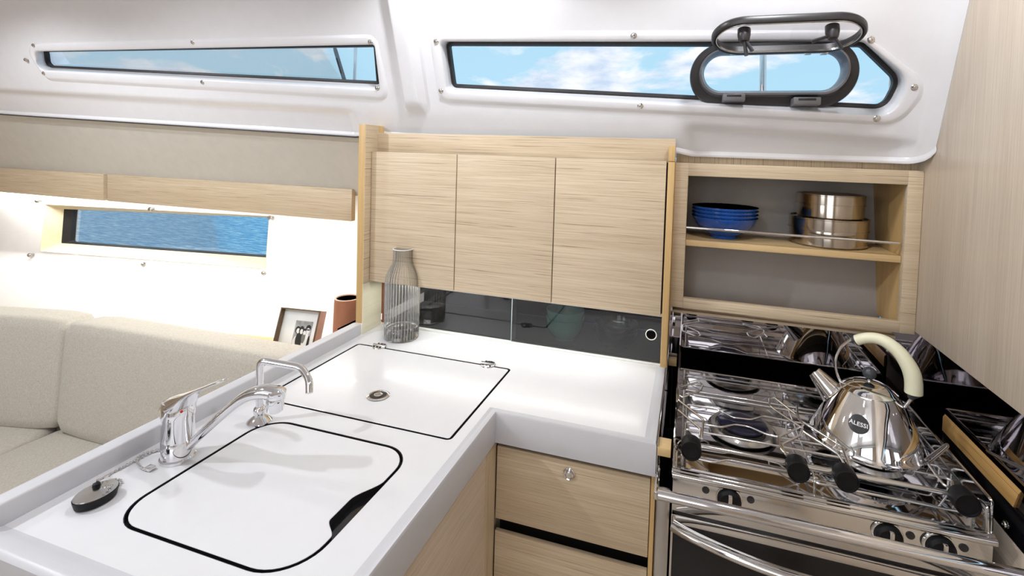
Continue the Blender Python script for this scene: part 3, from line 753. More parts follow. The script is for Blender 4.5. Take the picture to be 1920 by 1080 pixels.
# fridge lid: hinged, latch in the middle
FL = shrink(FR, .0052)
bm = BM(); slab(bm, FL, -.4998, -.511); FLo = finish(bm, 'fridge_lid', [M['lid'], M['black_gasket']], WT)
def latch(c):
    bm = BM(); lathe(bm, [(0, 0), (.021, 0), (.022, .0012), (.020, .0024), (.0165, .0022), (.0155, -.001), (0, -.001)], c, 40); o = finish(bm, 'latch_plate', M['chrome'], FLo)
    bm = BM(); lathe(bm, [(.0158, .0008), (.015, .0014), (.0085, .0012), (.008, .0002), (0, .0002)], c, 40); finish(bm, 'latch_cup', M['black_gasket'], FLo)
    bm = BM(); lathe(bm, [(0, .0004), (.0085, .0006), (.0085, .0035), (.0068, .0042), (.0035, .0040), (.003, .002), (0, .002)], c, 32); finish(bm, 'latch_button', M['steel'], FLo)
lc = onz(709, 741, -.498); latch((lc.x, lc.y, -.4996))
def hinge(cx, cy):
    ol = []
    for i in range(40):
        a = 2 * PI * i / 40; r = .0205 * (1 - .22 * abs(math.sin(a)) ** 1.5); ol.append((cx + r * math.cos(a) * .92, cy + .018 * math.sin(a)))
    bm = BM(); loft(bm, [[(x, y, -.4996) for x, y in ol], [(lerp(x, cx, .04), lerp(y, cy, .04), -.4975) for x, y in ol], [(lerp(x, cx, .15), lerp(y, cy, .15), -.4968) for x, y in ol]], cap1=True)
    o = finish(bm, 'hinge', M['chrome'], FLo)
    bm = BM(); tube(bm, [(cx - .017, cy, -.4965), (cx + .017, cy, -.4965)], .0032, 10); finish(bm, 'hinge_pin', M['steel'], FLo)
    bm = BM()
    for sx in (-1, 0, 1):
        for sy in (-1, 1): lathe(bm, [(0, .0002), (.0026, .0002), (.0024, .0012), (0, .0006)], (cx + sx * .009, cy + sy * .0098, -.4968), 12)
    finish(bm, 'hinge_screws', M['black_gloss'], FLo)
hinge(-.735, 1.042); hinge(-.438, 1.042)
# worktop right edge chrome strip beside the cooker
bm = BM(); box(bm, -.0372, -.0355, .850, 1.176, -.556, -.497, .0005); finish(bm, 'edge_strip', M['steel'], WT)
# sink cover, lifts out
n1, n2 = (-.4215, .612), (-.4215, .508)
SKs = shrink(SK, .0052)
cover = []
for x, y in SKs:
    if x > -.4222 and .505 < y < .620:
        t = (y - .505) / .115; d = .024 * (sstep(0, .18, t) * (1 - sstep(.62, 1, t))); x -= d
    cover.append((x, y))
# denser points along the notch
den = []
for i, p_ in enumerate(cover):
    q = cover[(i + 1) % len(cover)]; den.append(p_)
base_loop = []
for i, p_ in enumerate(SKs):
    q = SKs[(i + 1) % len(SKs)]; base_loop.append(p_)
    if abs(p_[0] - q[0]) < 1e-4 and p_[0] > -.43:
        for k in range(1, 6): base_loop.append((lerp(p_[0], q[0], k / 6), lerp(p_[1], q[1], k / 6)))
cover = []
for x, y in base_loop:
    if x > -.4245 and .505 < y < .620:
        t = (y - .505) / .115; x -= .022 * (sstep(0, .22, t) * (1 - sstep(.55, 1, t)))
    cover.append((x, y))
SCV = thing('sink_cover', 'white rounded sink cover with a black finger notch, flush in the worktop', 'sink cover', (-.57, .565, -.511))
bm = BM(); slab(bm, cover, -.4998, -.511); finish(bm, 'cover_board', [M['lid'], M['black_gasket']], SCV)
bm = BM(); box(bm, -.452, -.4195, .503, .622, -.5118, -.5105); finish(bm, 'notch_grip', M['black_gloss'], SCV)

# ================================================================== BASE CABINET
BC = thing('base_cabinet', 'oak galley base cabinet under the L-shaped worktop, with stacked drawers', 'cabinet', (-.45, .8, -1.4))
bm = BM(); box(bm, -.851, -.345, .357, .822, -1.4, -.556); box(bm, -.851, -.345, .822, 1.176, -1.4, -.556); finish(bm, 'side_board', M['oak_y'], BC)
bm = BM(); hexa(bm, [(-.3455, .8225, -1.4), (-.344, .8225, -1.4), (-.3405, .862, -1.4), (-.3455, .862, -1.4), (-.3455, .8225, -.5565), (-.344, .8225, -.5565), (-.3405, .862, -.5565), (-.3455, .862, -.5565)])
finish(bm, 'corner_filler', M['oak_z'], BC)
bm = BM(); box(bm, -.345, -.0375, .905, 1.175, -1.4, -.556); finish(bm, 'carcass', M['dark_void'], BC)
bm = BM(); box(bm, -.0455, -.0378, .862, .906, -1.4, -.556, .0006); finish(bm, 'stile', M['oak_edge'], BC)
dzs = [(-.713, -.569), (-.905, -.738), (-1.09, -.928)]
for k, (z0, z1) in enumerate(dzs):
    bm = BM(); box(bm, -.3385, -.0468, .862, .871, z0, z1, .0008); d = finish(bm, 'drawer', M['oak_x'], BC)
    if k: continue
    c = Vector((-.194, .862, z1 - .024))
    bm = BM(); lathe(bm, [(0, -.001), (.0115, -.001), (.0115, .0015), (.0100, .0030), (.0082, .0022), (.0080, .0010), (0, .0010)], c, 32, (0, -1, 0)); o = finish(bm, 'lock_ring', M['chrome'], d)
    bm = BM(); lathe(bm, [(0, .0012), (.0064, .0012), (.0064, .0040), (.0052, .0048), (0, .0046)], c, 24, (0, -1, 0)); finish(bm, 'push_button', M['steel'], d)

# ================================================================== TAPS, PLUG, CARAFE
FB = Vector((-.761, .559, -.5))
MX = thing('mixer_tap', 'chrome single-lever mixer tap with long spout at the back of the sink cover', 'tap', tuple(FB))
bm = BM(); lathe(bm, [(.0245, 0), (.0245, .004), (.0225, .006), (.0225, .030), (.0219, .0315), (.0219, .0335), (.0222, .035), (.0218, .066), (.0222, .068), (.0228, .070), (.0232, .078), (.022, .086)], FB, 48); finish(bm, 'tap_body', M['chrome'], MX)
# lever: cap that sweeps into a flat tapering handle
top = FB + Vector((0, 0, .072)); tip = onz(421, 711, -.352)
bm = BM(); ax = (tip - (FB + Vector((0, 0, .1)))).normalized()
secs = []
path = []
for dx, bo, to, wv in ((-.0225, .070, .078, .006), (-.0215, .070, .086, .013), (-.017, .070, .094, .0185), (-.008, .070, .0990, .0225), (.004, .071, .1035, .0230), (.014, .074, .1075, .0215), (.021, .084, .1105, .0185), (.028, .097, .1135, .0155), (.040, .110, .1185, .0125), (.060, .122, .1275, .0112), (.085, .1335, .1390, .0108), (.100, .1405, .1455, .0100), (.106, .1440, .1480, .007), (.1075, .1455, .1475, .003)):
    path.append((dx, (bo + to) / 2, wv, (to - bo) / 2))
hd = Vector((tip.x - FB.x, tip.y - FB.y, 0)).normalized(); sd = Vector((-hd.y, hd.x, 0))
kx = ((Vector((tip.x, tip.y)) - Vector((FB.x, FB.y))).length) / .107; kz = (tip.z + .5) / .1475
for dx, dz, wv, hv in path:
    c = FB + hd * (dx * (kx if dx > 0 else 1)) + Vector((0, 0, dz * lerp(1, kz, sstep(0, .1, dx))))
    secs.append([c + sd * (wv * math.cos(2 * PI * k / 20)) + Vector((0, 0, 1)) * (hv * math.sin(2 * PI * k / 20)) for k in range(20)])
loft(bm, secs, True, True, True)
lv = finish(bm, 'lever', M['chrome'], MX, smooth=60)
bm = BM(); lathe(bm, [(.0226, .068), (.0232, .074), (.0228, .088), (.021, .094), (0, .096)], FB, 40); finish(bm, 'cartridge_cap', M['chrome'], MX)
bm = BM(); lathe(bm, [(0, 0), (.0022, 0), (.002, .001), (0, .0012)], FB + hd * .021 - sd * .008 + Vector((0, 0, .083)), 14, hd - sd * .4); finish(bm, 'marker_dot', M['red'], lv)
# spout
st_ = onz(518, 728, -.374)
sdir = Vector((st_.x - FB.x, st_.y - FB.y, 0)); Ls = sdir.length; sdir.normalize()
spl = lambda x, y: onpl(x, y, FB, (-sdir.y, sdir.x, 0))
P = smoothpath([spl(*q) for q in ((343, 847), (362, 829), (392, 800), (430, 766), (458, 745), (482, 736), (502, 734), (518, 737))], 6)
bm = BM(); rr = [interp(i / (len(P) - 1), [(0, .0070), (.5, .0088), (.75, .0120), (1, .0135)]) for i in range(len(P))]; tube(bm, P, rr, 18, flat=.85)
finish(bm, 'spout', M['chrome'], MX, smooth=60)
bm = BM(); e = P[-1]; lathe(bm, [(0, .008), (.009, .0075), (.0135, .004), (.0140, -.004), (.0130, -.006), (.0132, -.007), (.0125, -.026), (.011, -.028), (.009, -.024), (0, -.024)], e, 32, (0.12, 0, 1)); finish(bm, 'aerator', M['chrome'], MX)
# small swivel tap behind
T2 = Vector((-.729, .681, -.5))
ST = thing('water_tap', 'slim chrome tap with a bent pipe spout, behind the mixer tap', 'tap', tuple(T2))
bm = BM(); lathe(bm, [(.0205, 0), (.0205, .002), (.018, .005), (.011, .010), (.0085, .012), (.0095, .016), (.0105, .021), (.0090, .026), (.0070, .028), (0, .028)], T2, 32); finish(bm, 'tap_base', M['chrome'], ST)
e1 = onz(565, 689, -.392); e2 = onz(580, 706, -.402); e3 = onz(580, 737, -.424)
bm = BM(); tube(bm, fillet([T2 + Vector((0, 0, .02)), T2 + Vector((0, 0, .1125)), e1, e2 + (e3 - e2) * .2, e3], .012, 6), .0062, 14); finish(bm, 'pipe_spout', M['chrome'], ST, smooth=60)
# sink plug with ball chain
pc = onz(180, 932, -.494); 
PL = thing('sink_plug', 'oval steel sink plug with black rubber rim and ball chain on the worktop', 'plug', (pc.x, pc.y, -.5))
def lathe_e(bm, prof, c, s, n=48):
    rings = [[(c[0] + s * max(r, 1e-5) * math.cos(2 * PI * i / n), c[1] + max(r, 1e-5) * math.sin(2 * PI * i / n), c[2] + h) for i in range(n)] for r, h in prof]
    loft(bm, rings, True, prof[0][0] > 0, prof[-1][0] > 0)
bm = BM(); lathe_e(bm, [(.020, 0), (.0235, .002), (.0255, .010), (.0258, .0125), (.0250, .0135)], (pc.x, pc.y, -.5), .80); finish(bm, 'rubber_rim', M['knob_black'], PL)
bm = BM(); lathe_e(bm, [(.0250, .0132), (.0245, .0148), (.018, .0152), (.010, .0160), (.006, .0168), (0, .0172)], (pc.x, pc.y, -.5), .80); finish(bm, 'plug_disc', M['steel_brushed'], PL)
bm = BM(); lathe(bm, [(0, .0165), (.0040, .0165), (.0048, .0185), (.0042, .0225), (0, .024)], (pc.x - .004, pc.y + .003, -.5), 16); finish(bm, 'stud', M['knob_black'], PL)
def chain(pp, name, z, r=.0022):
    P = smoothpath(pp, 30); bm = BM(); acc = 0; last = P[0]; cnt = 0
    for a in P:
        if (a - last).length >= r * 2.15:
            t = bmesh.new(); bmesh.ops.create_icosphere(t, subdivisions=1, radius=r); t.transform(Matrix.Translation(a)); merge(bm, t); last = a
    return tag(finish(bm, name, M['chrome'], PL), kind='stuff')
def cz_(x, y, z=-.4975): return onz(x, y, z)
chain([(pc.x - .004, pc.y + .003, -.474), cz_(192, 897, -.484), cz_(204, 890), cz_(226, 878), cz_(252, 864), cz_(282, 849), cz_(306, 840)], 'ball_chain', -.498)
chain([cz_(188, 914, -.476), cz_(205, 912, -.482), cz_(222, 909), cz_(228, 902), cz_(216, 899), cz_(200, 903, -.484)], 'chain_loop', -.498)
chain([cz_(306, 843), cz_(285, 846), cz_(266, 852), cz_(256, 862), cz_(262, 874), cz_(276, 881), cz_(287, 876)], 'chain_tail', -.498)
bm = BM(); c = cz_(281, 878); box(bm, c.x - .006, c.x + .006, c.y - .005, c.y + .005, c.z - .002, c.z + .003, .001); finish(bm, 'chain_clip', M['chrome'], PL)

# carafe
cb = onz(752, 634, -.5)
CC = (cb.x - .002, cb.y + .005, -.4998)
bm = BM()
prof_o = [(.0, 0), (.036, 0), (.042, .002), (.0440, .006), (.0445, .05), (.0445, .150), (.0420, .168), (.0340, .186), (.0275, .198), (.0255, .208), (.0255, .236), (.0262, .2375)]
prof_i = [(.0250, .2375), (.0236, .235), (.0236, .208), (.0255, .198), (.0320, .184), (.0400, .167), (.0425, .150), (.0425, .05), (.0420, .040), (.036, .036), (0, .035)]
lathe(bm, prof_o[3:], CC, 216, flute=.018, nf=36)
CF = tag(finish(bm, 'glass_carafe', M['fluted'], base=CC, smooth=80), 'clear fluted glass carafe standing on the worktop in front of the smoked glass', 'carafe')
bm = BM(); lathe(bm, [(.0, 0), (.036, 0), (.042, .002), (.0436, .006), (.0436, .026), (.040, .032), (0, .033)], CC, 72); finish(bm, 'solid_base', M['glass'], CF)
bm = BM(); tube(bm, [(CC[0] + .0258 * math.cos(2 * PI * i / 40), CC[1] + .0258 * math.sin(2 * PI * i / 40), CC[2] + .237) for i in range(40)], .0011, 8, True); finish(bm, 'rim', M['paper'], CF)

# ================================================================== COOKER RECESS
RC = thing('cooker_recess', 'mirror-polished steel lining around the cooker below the open shelves', 'recess lining', (.22, 1.27, -1.4))
bm = BM(); box(bm, -.037, .51, 1.256, 1.262, -.70, -.352); finish(bm, 'back_mirror', M['mirror'], RC)
bm = BM(); box(bm, .4885, .500, .60, 1.256, -.80, -.3468); finish(bm, 'side_mirror', M['mirror'], RC)
bm = BM(); box(bm, -.0372, -.0330, .885, 1.1765, -1.4, -.556); box(bm, -.0372, -.0330, 1.180, 1.256, -1.4, -.352); finish(bm, 'side_mirror', M['mirror'], RC)
bm = BM(); box(bm, -.03, .50, .90, 1.256, -1.39, -1.38); box(bm, -.037, .50, 1.250, 1.2559, -1.4, -.69); finish(bm, 'recess_floor', M['dark_void'], RC)
# wood blocks in the gap
bm = BM(); box(bm, -.0365, -.0125, .8725, .8765, -1.4, -.588, .0005); finish(bm, 'side_flange', M['steel_brushed'], RC)
for q in ((1234, 1262, 808, 843), ):
    bm = BM(); box(bm, -.0365, -.0140, .848, .882, -.516, -.5015, .0008); finish(bm, 'wood_block', M['oak_edge_x'], RC)
bm = BM(); box(bm, -.0330, -.0155, 1.235, 1.255, -.518, -.5015, .0008); finish(bm, 'wood_block', M['oak_edge_x'], RC)
bm = BM(); box(bm, .4855, .4883, .60, 1.107, -.560, -.5105, .0003); BP = finish(bm, 'black_side_strip', M['black_gloss'], RC)
sq = onx(1881, 1023, .4853); bm = BM(); screw(bm, (.4853, .905, -.548), (-1, 0, 0), .005); finish(bm, 'screw', M['steel'], BP)
bm = BM(); box(bm, .4850, .4883, .60, 1.107, -1.39, -.5605, .0003); finish(bm, 'lower_side_panel', M['oak_y'], RC)
bm = BM(); hexa(bm, [(.4850, .890, -.5100), (.4883, .890, -.5100), (.4883, 1.107, -.5100), (.4850, 1.107, -.5100), (.4850, .880, -.4830), (.4883, .880, -.4780), (.4883, 1.107, -.4780), (.4850, 1.107, -.4830)]); finish(bm, 'wood_ledge', wood('golden_ledge', 'y', (206, 166, 104), (178, 136, 80), (120, 86, 48)), RC)

# ================================================================== COOKER
CK = thing('cooker', 'stainless gimballed cooker with gas hob, wire pan supports and glass oven door', 'cooker', (.22, 1.03, -1.30))
X0, X1, Y0, Y1 = -.009, .453, .876, 1.186
ZT_, ZF, ZL = -.500, -.562, -.551
# tray with fences
bm = BM()
tr = lambda d, z, yf=0: [(X0 + d, Y0 + d + yf, z), (X1 - d, Y0 + d + yf, z), (X1 - d, Y1 - d, z), (X0 + d, Y1 - d, z)]
box(bm, X0, X1, Y0, Y1, ZF - .006, ZF, .001)
finish(bm, 'hob_tray', M['tray'], CK)
bm = BM()
fence = fillet([(X0, Y0, ZL), (X0, Y0, ZT_), (X0, Y0 + .001, ZT_)], .001, 1)
def rail(pts, r=.0020): tube(bm, pts, r, 8)
# side and back sheets
box(bm, X0 - .001, X0 + .001, Y0, Y1, ZF, ZT_ - .001); box(bm, X1 - .001, X1 + .001, Y0, Y1, ZF, ZT_ - .001); box(bm, X0, X1, Y1 - .001, Y1 + .001, ZF, ZT_ - .001)
tube(bm, fillet([(X0, Y0, ZL), (X0, Y0, ZT_), (X0, Y1, ZT_), (X1, Y1, ZT_), (X1, Y0 + .002, ZT_), (X1, Y0, ZL)], .008, 5), .0022, 8)
finish(bm, 'hob_fence', M['tray'], CK)
bm = BM(); tube(bm, [(X0 - .002, Y0 - .003, ZL - .002), (X1 + .002, Y0 - .003, ZL - .002)], .0065, 14); finish(bm, 'front_lip', M['steel'], CK)
# step and lower trim under the lip
bm = BM(); box(bm, X0, X1, Y0 - .004, Y0 + .02, -.592, ZL - .006, .001); finish(bm, 'trim_band', M['steel'], CK)
bm = BM(); t1 = ony(1268, 893, .862); tube(bm, [(X0 - .001, .866, t1.z), (X1 + .002, .866, t1.z)], .0058, 12); finish(bm, 'trim_tube', M['steel'], CK)
zp1 = t1.z - .004; zp0 = ony(1268, 958, .868).z
bm = BM(); box(bm, X0, X1, .868, .90, zp0, zp1, .001); CPN = finish(bm, 'control_panel', M['steel'], CK)
for px_, py_ in ((1367, 936), (1664, 1003), (1762, 1026)):
    c = ony(px_, py_, .866)
    bm = BM(); lathe(bm, [(0, 0), (.0215, 0), (.0215, .002), (.020, .003), (0, .003)], (c.x, .868, c.z), 36, (0, -1, 0)); k = finish(bm, 'control_knob', M['steel'], CK)
    bm = BM(); lathe(bm, [(0, .003), (.0195, .003), (.0190, .010), (.0150, .014), (0, .014)], (c.x, .868, c.z), 36, (0, -1, 0)); finish(bm, 'knob_ring', M['knob_black'], k)
    bm = BM(); box(bm, c.x - .003, c.x + .004, .848, .856, c.z - .016, c.z + .016, .002); finish(bm, 'knob_grip', M['steel'], k)
    for dx in ((-.038, .034) if px_ < 1400 else (.031,)):
        bm = BM(); lathe(bm, [(0, 0), (.0062, 0), (.0060, .0012), (.0050, .0006), (0, .0004)], (c.x + dx, .868, c.z + .006), 20, (0, -1, 0)); finish(bm, 'indicator', M['gasket_grey'], CK)
# oven door
zd1 = zp0 - .006
bm = BM(); box(bm, X0, X1, .866, .90, zd1 - .016, zd1, .002); box(bm, X0, X0 + .004, .866, .90, -1.1, zd1, .001); finish(bm, 'door_frame', M['steel'], CK)
bm = BM(); box(bm, X0 + .004, X1 - .001, .868, .90, -1.1, zd1 - .016, .001); OD = finish(bm, 'oven_door', M['black_gloss'], CK)
bm = BM(); box(bm, X0 + .002, X1 - .002, .875, 1.18, -1.25, ZF - .006, .002); finish(bm, 'oven_body', M['gasket_grey'], CK)
hz = zd1 - .010
hp = []
for i in range(25):
    t = i / 24; hp.append((lerp(X0 + .004, X1 - .004, t), .858 - .050 * math.sin(PI * t) ** .8, hz - .004))
bm = BM(); tube(bm, hp, .0105, 16, flat=.8); finish(bm, 'door_handle', M['steel'], OD)
# burners
def burner(cx, cy, k=1.0):
    B = bmesh.new(); lathe(B, [(.064 * k, 0), (.066 * k, .003), (.060 * k, .010), (.052 * k, .010), (.050 * k, .004), (.046 * k, .004)], (cx, cy, ZF + .004), 56); b = finish(B, 'burner', M['steel_brushed'], CK)
    B = bmesh.new(); lathe(B, [(.042 * k, .002), (.046 * k, .006), (.047 * k, .015), (.044 * k, .017), (0, .017)], (cx, cy, ZF), 60, flute=.012, nf=30); finish(B, 'burner_crown', M['steel_brushed'], b)
    B = bmesh.new(); lathe(B, [(.0465 * k, .0172), (.0480 * k, .0185), (.0475 * k, .0215), (.043 * k, .0245), (.020 * k, .0258), (0, .0262)], (cx, cy, ZF), 56); finish(B, 'burner_cap', M['enamel'], b)
bl = onz(1391, 787, ZF + .026); burner(bl.x, bl.y); burner(.345, 1.035, .8); 
# pan support wires, in the plane of the kettle base
ZG = -.5325
def wpath(pxs, z=ZG): return [onz(a, b, z) for a, b in pxs]
wires = []
def addw(p, r=.0020, rad=.006, name='support_wire'):
    bm = BM(); tube(bm, fillet(p, rad, 4), r, 8); finish(bm, name, M['steel_wire'], CK, smooth=60)
def down(p, dz=.028): return [Vector((p[0].x, p[0].y, p[0].z - dz))] + p + [Vector((p[-1].x, p[-1].y, p[-1].z - dz))]
xr = .443
addw(down([Vector((.006, 1.150, ZG)), Vector((xr, 1.150, ZG))]))
addw(down([Vector((.006, 1.132, ZG)), Vector((xr, 1.132, ZG))]))
wv = wpath([(1287, 758), (1343, 766), (1374, 783), (1407, 787), (1432, 780), (1478, 789)]); y_ = wv[-1].y
addw(down(wv + [Vector((xr, y_, ZG))]))
wv = wpath([(1285, 790), (1352, 801), (1379, 796), (1404, 800), (1437, 814), (1462, 820)]); y_ = wv[-1].y
addw(down(wv + [Vector((xr, y_, ZG))]))
wv = wpath([(1284, 804), (1460, 838)])
addw(down([wv[0], Vector((xr, wv[0].y, ZG))]))
for x in (.004, .222, .445): addw([Vector((x, .905, ZG - .028)), Vector((x, .905, ZG - .004)), Vector((x, 1.158, ZG - .004)), Vector((x, 1.158, ZG - .028))])
addw(down([Vector((.006, .908, ZG - .01)), Vector((.06, .905, ZG - .01)), Vector((.085, .922, ZG - .01)), Vector((.20, .922, ZG - .01)), Vector((.225, .905, ZG - .01)), Vector((xr, .905, ZG - .01))], .018))
# front fiddle rail with end brackets
fl = ony(1280, 822, .884); 
ra, rb = onz(1297, 832, -.508), onz(1800, 938, -.508)
bm = BM(); tube(bm, [(ra.x - .010, ra.y, -.508), (rb.x + .004, ra.y, -.508)], .0050, 12, flat=.7); finish(bm, 'clamp_rail', M['steel'], CK)
bm = BM(); tube(bm, fillet([(X1 - .004, Y0, ZL), (X1 - .005, Y0 + .003, -.512), (X1 - .012, ra.y, -.508), (rb.x, ra.y, -.508)], .015, 6), .0048, 10, flat=.6); finish(bm, 'rail_bracket', M['steel'], CK)
bm = BM(); tube(bm, fillet([(X0 + .004, Y0, ZL), (X0 + .004, Y0 + .003, -.512), (X0 + .010, ra.y, -.508), (ra.x, ra.y, -.508)], .015, 6), .0048, 10, flat=.6)
finish(bm, 'rail_bracket', M['steel'], CK)
# pan clamps: black knobs on the rail with wire arms
def clampk(px_, py_):
    c = onz(px_, py_, -.506); c.z = -.507; c.y = ra.y - .004
    bm = BM(); lathe(bm, [(0, -.004), (.0160, -.004), (.0170, -.002), (.0174, .021), (.0168, .0225), (.0150, .0225), (.0142, .0205), (0, .0195)], c, 36, (0, -1, 0)); k = finish(bm, 'clamp_knob', M['knob_black'], CK)
    return c, k
def arm(k, pxs, zs, r=.0021, rad=.005):
    P = [onz(a, b, z) for (a, b), z in zip(pxs, zs)]
    bm = BM(); tube(bm, fillet(P, rad, 4), r, 8); finish(bm, 'clamp_wire', M['steel_wire'], k, smooth=60)
c, k = clampk(1296, 826)
arm(k, [(1316, 822), (1319, 787), (1272, 750), (1274, 726), (1310, 716), (1318, 722), (1314, 732), (1280, 745), (1274, 742)], [-.506, -.500, -.497, -.496, -.494, -.494, -.494, -.496, -.497])
arm(k, [(1312, 818), (1314, 805), (1272, 769)], [-.506, -.503, -.50])
c, k = clampk(1490, 862)
arm(k, [(1478, 850), (1466, 846), (1459, 820), (1507, 797), (1495, 779), (1452, 745), (1442, 748), (1443, 760), (1455, 770), (1505, 803)], [-.506, -.504, -.498, -.492, -.49, -.488, -.488, -.489, -.49, -.492])
arm(k, [(1474, 854), (1465, 834), (1502, 816), (1504, 806)], [-.506, -.501, -.494, -.492])
c, k = clampk(1580, 884)
arm(k, [(1594, 878), (1579, 838), (1497, 786), (1494, 762)], [-.506, -.499, -.492, -.489])
arm(k, [(1588, 878), (1572, 852), (1503, 807)], [-.506, -.500, -.493])
c, k = clampk(1802, 930)
arm(k, [(1788, 916), (1770, 910), (1740, 870), (1778, 838), (1776, 832), (1735, 862)], [-.506, -.504, -.500, -.498, -.498, -.50])
arm(k, [(1784, 914), (1786, 902), (1776, 897), (1740, 890)], [-.506, -.503, -.503, -.503])

GBAR = [ony(1232, 926, .80), ony(1918, 1076, .80)]
TB = thing('grab_bar', 'long polished steel grab bar running across the front of the cooker', 'bar', (.22, .80, GBAR[0].z))
bm = BM(); zz = GBAR[0].z; tube(bm, [(-.0310, .80, zz), (-.0300, .80, zz), (.505, .80, zz)], [.0075, .0085, .0085], 20); finish(bm, 'bar_tube', M['chrome'], TB)
bm = BM(); box(bm, -.0375, -.030, .795, .862, zz - .008, zz + .006, .002); finish(bm, 'bar_bracket', M['steel'], TB)

# ================================================================== KETTLE
KX, KY, KZ = .3405, 1.0517, -.5305
KT = thing('kettle', 'polished conical steel kettle with arched ivory handle standing on the hob', 'kettle', (KX, KY, KZ))
kz = lambda z: z - KZ
zr = -.430
bm = BM(); lathe(bm, [(0, .001), (.080, .001), (.088, .000), (.0925, .0025), (.0945, .006), (.0945, .009), (.0925, .012), (.0905, .018), (.0780, .045), (.0655, .070), (.0545, .090), (.0485, .0985), (.0475, .1005), (.0455, .1012)], (KX, KY, KZ), 96); finish(bm, 'kettle_body', M['kettle'], KT, smooth=25)
bm = BM(); lathe(bm, [(.0462, .1010), (.0466, .1022), (.0445, .1035), (.040, .1070), (.032, .1115), (.026, .1135), (.0255, .1142), (.018, .1158), (.010, .1166), (0, .1170)], (KX, KY, KZ), 72); LD = finish(bm, 'kettle_lid', M['kettle'], KT)
zk = ony(1633, 700, KY).z
bm = BM(); lathe(bm, [(.0042, .115), (.0030, .118), (.0028, kz(zk) - .009), (0, kz(zk) - .008)], (KX, KY, KZ), 16); finish(bm, 'knob_stem', M['chrome'], LD)
bm = BM(); t = bmesh.new(); bmesh.ops.create_uvsphere(t, u_segments=28, v_segments=16, radius=.0118); t.transform(Matrix.Translation((KX, KY, zk))); merge(bm, t); finish(bm, 'lid_knob', M['knob_grey'], LD)
tipk = Vector((.2575, 1.096, -.426)); u = Vector((tipk.x - KX, tipk.y - KY, 0)).normalized(); nrm = Vector((u.y, -u.x, 0))
A0 = Vector((KX, KY, 0)) + u * .050 + Vector((0, 0, -.468)); dsp = (tipk - A0)
tipk = onpl(1527, 697, (KX, KY, 0), nrm); dsp = tipk - A0
bm = BM(); q = [A0 + dsp * t for t in (0, .5, 1.0)]; tube(bm, q, [.0275, .0195, .0125], 32, caps=False)
tube(bm, [q[2], q[2] - dsp * .25], [.0118, .014], 32, caps=False)
t = bmesh.new(); 
loft(bm, [[q[2] + v for v in [ (nrm * math.cos(a) + dsp.normalized().cross(nrm) * math.sin(a)) * r for a in [2 * PI * i / 32 for i in range(32)]]] for r in (.0125, .0118)])
finish(bm, 'kettle_spout', M['kettle'], KT, smooth=50)
hpl = lambda x, y: onpl(x, y, (KX, KY, 0), nrm)
g = [hpl(*p_) for p_ in ((1606, 638), (1622, 634), (1640, 634), (1657, 639), (1673, 649), (1688, 663), (1700, 680), (1709, 698), (1713, 717), (1713, 737))]
bm = BM(); P = smoothpath(g, 5); rr = [interp(i / (len(P) - 1), [(0, .0100), (.2, .0100), (.5, .0118), (.8, .0140), (1, .0142)]) for i in range(len(P))]
tube(bm, P, rr, 20); finish(bm, 'handle_grip', M['ivory'], KT, smooth=45)
bm = BM(); tube(bm, smoothpath([hpl(*p_) for p_ in ((1603, 633), (1590, 640), (1575, 654), (1567, 675), (1569, 698), (1579, 722))], 5), .0026, 12); finish(bm, 'handle_bracket', M['chrome'], KT, smooth=60); bm = BM(); tube(bm, smoothpath([hpl(*p_) for p_ in ((1714, 738), (1709, 748), (1696, 763))], 5), .0032, 12)
finish(bm, 'handle_bracket', M['chrome'], KT, smooth=60)
for a, b, r0, r1 in (((1597, 636), (1606, 637), .0050, .0075), ((1707, 747), (1713, 737), .0045, .0110)):
    bm = BM(); tube(bm, [hpl(*a), hpl(*b)], [r0, r1], 16)
    finish(bm, 'grip_ferrule', M['knob_grey'], KT)
bm = BM()
for a in (1566, 1689):
    pass
for i in range(24):
    if i % 3: continue
    a = 2 * PI * i / 24; t = bmesh.new(); bmesh.ops.create_icosphere(t, subdivisions=2, radius=.0018)
    t.transform(Matrix.Translation((KX + .0915 * math.cos(a), KY + .0915 * math.sin(a), KZ + .0155))); merge(bm, t); finish(bm, 'base_stud', M['chrome'], KT); bm = BM()
# round black sticker with lettering, wrapped on the cone
sc_ = onpl(1609, 795, (KX, KY - .075, KZ + .045), (0, -1, 0.5))
def cone_pt(ang, h, off=.0004):
    tab = [(.018, .0905), (.045, .0780), (.070, .0655), (.090, .0545)]
    r = interp(h, tab) + off; return Vector((KX + r * math.cos(ang), KY + r * math.sin(ang), KZ + h))
# find the cone angle and height that sit under the photographed sticker
best = None
for i in range(200):
    a = -PI + PI * i / 200
    for j in range(60):
        h = .02 + .07 * j / 60; p_ = cone_pt(a, h); v = MR @ p_; xx, yy = F_PX * v.x / v.z + PX0, F_PX * v.y / v.z + PY0
        d = (xx - 1609) ** 2 + (yy - 795) ** 2
        nn = Vector((math.cos(a), math.sin(a), .55)); 
        if nn.dot(p_) < 0 and (best is None or d < best[0]): best = (d, a, h)
_, sa, sh = best
sr = interp(sh, [(.018, .0905), (.045, .0780), (.070, .0655), (.090, .0545)])
def wrap(x, y, off): return cone_pt(sa + x / sr, sh + y * .88, off)
RS = .0165
bm = BM(); rings = [[wrap(RS * k / 6 * math.cos(2 * PI * i / 48), RS * k / 6 * math.sin(2 * PI * i / 48), .0003) for i in range(48)] for k in (0.01, 1, 2, 3, 4, 5, 6)]
loft(bm, rings, True, True, False); STK = finish(bm, 'round_sticker', M['sticker'], KT)
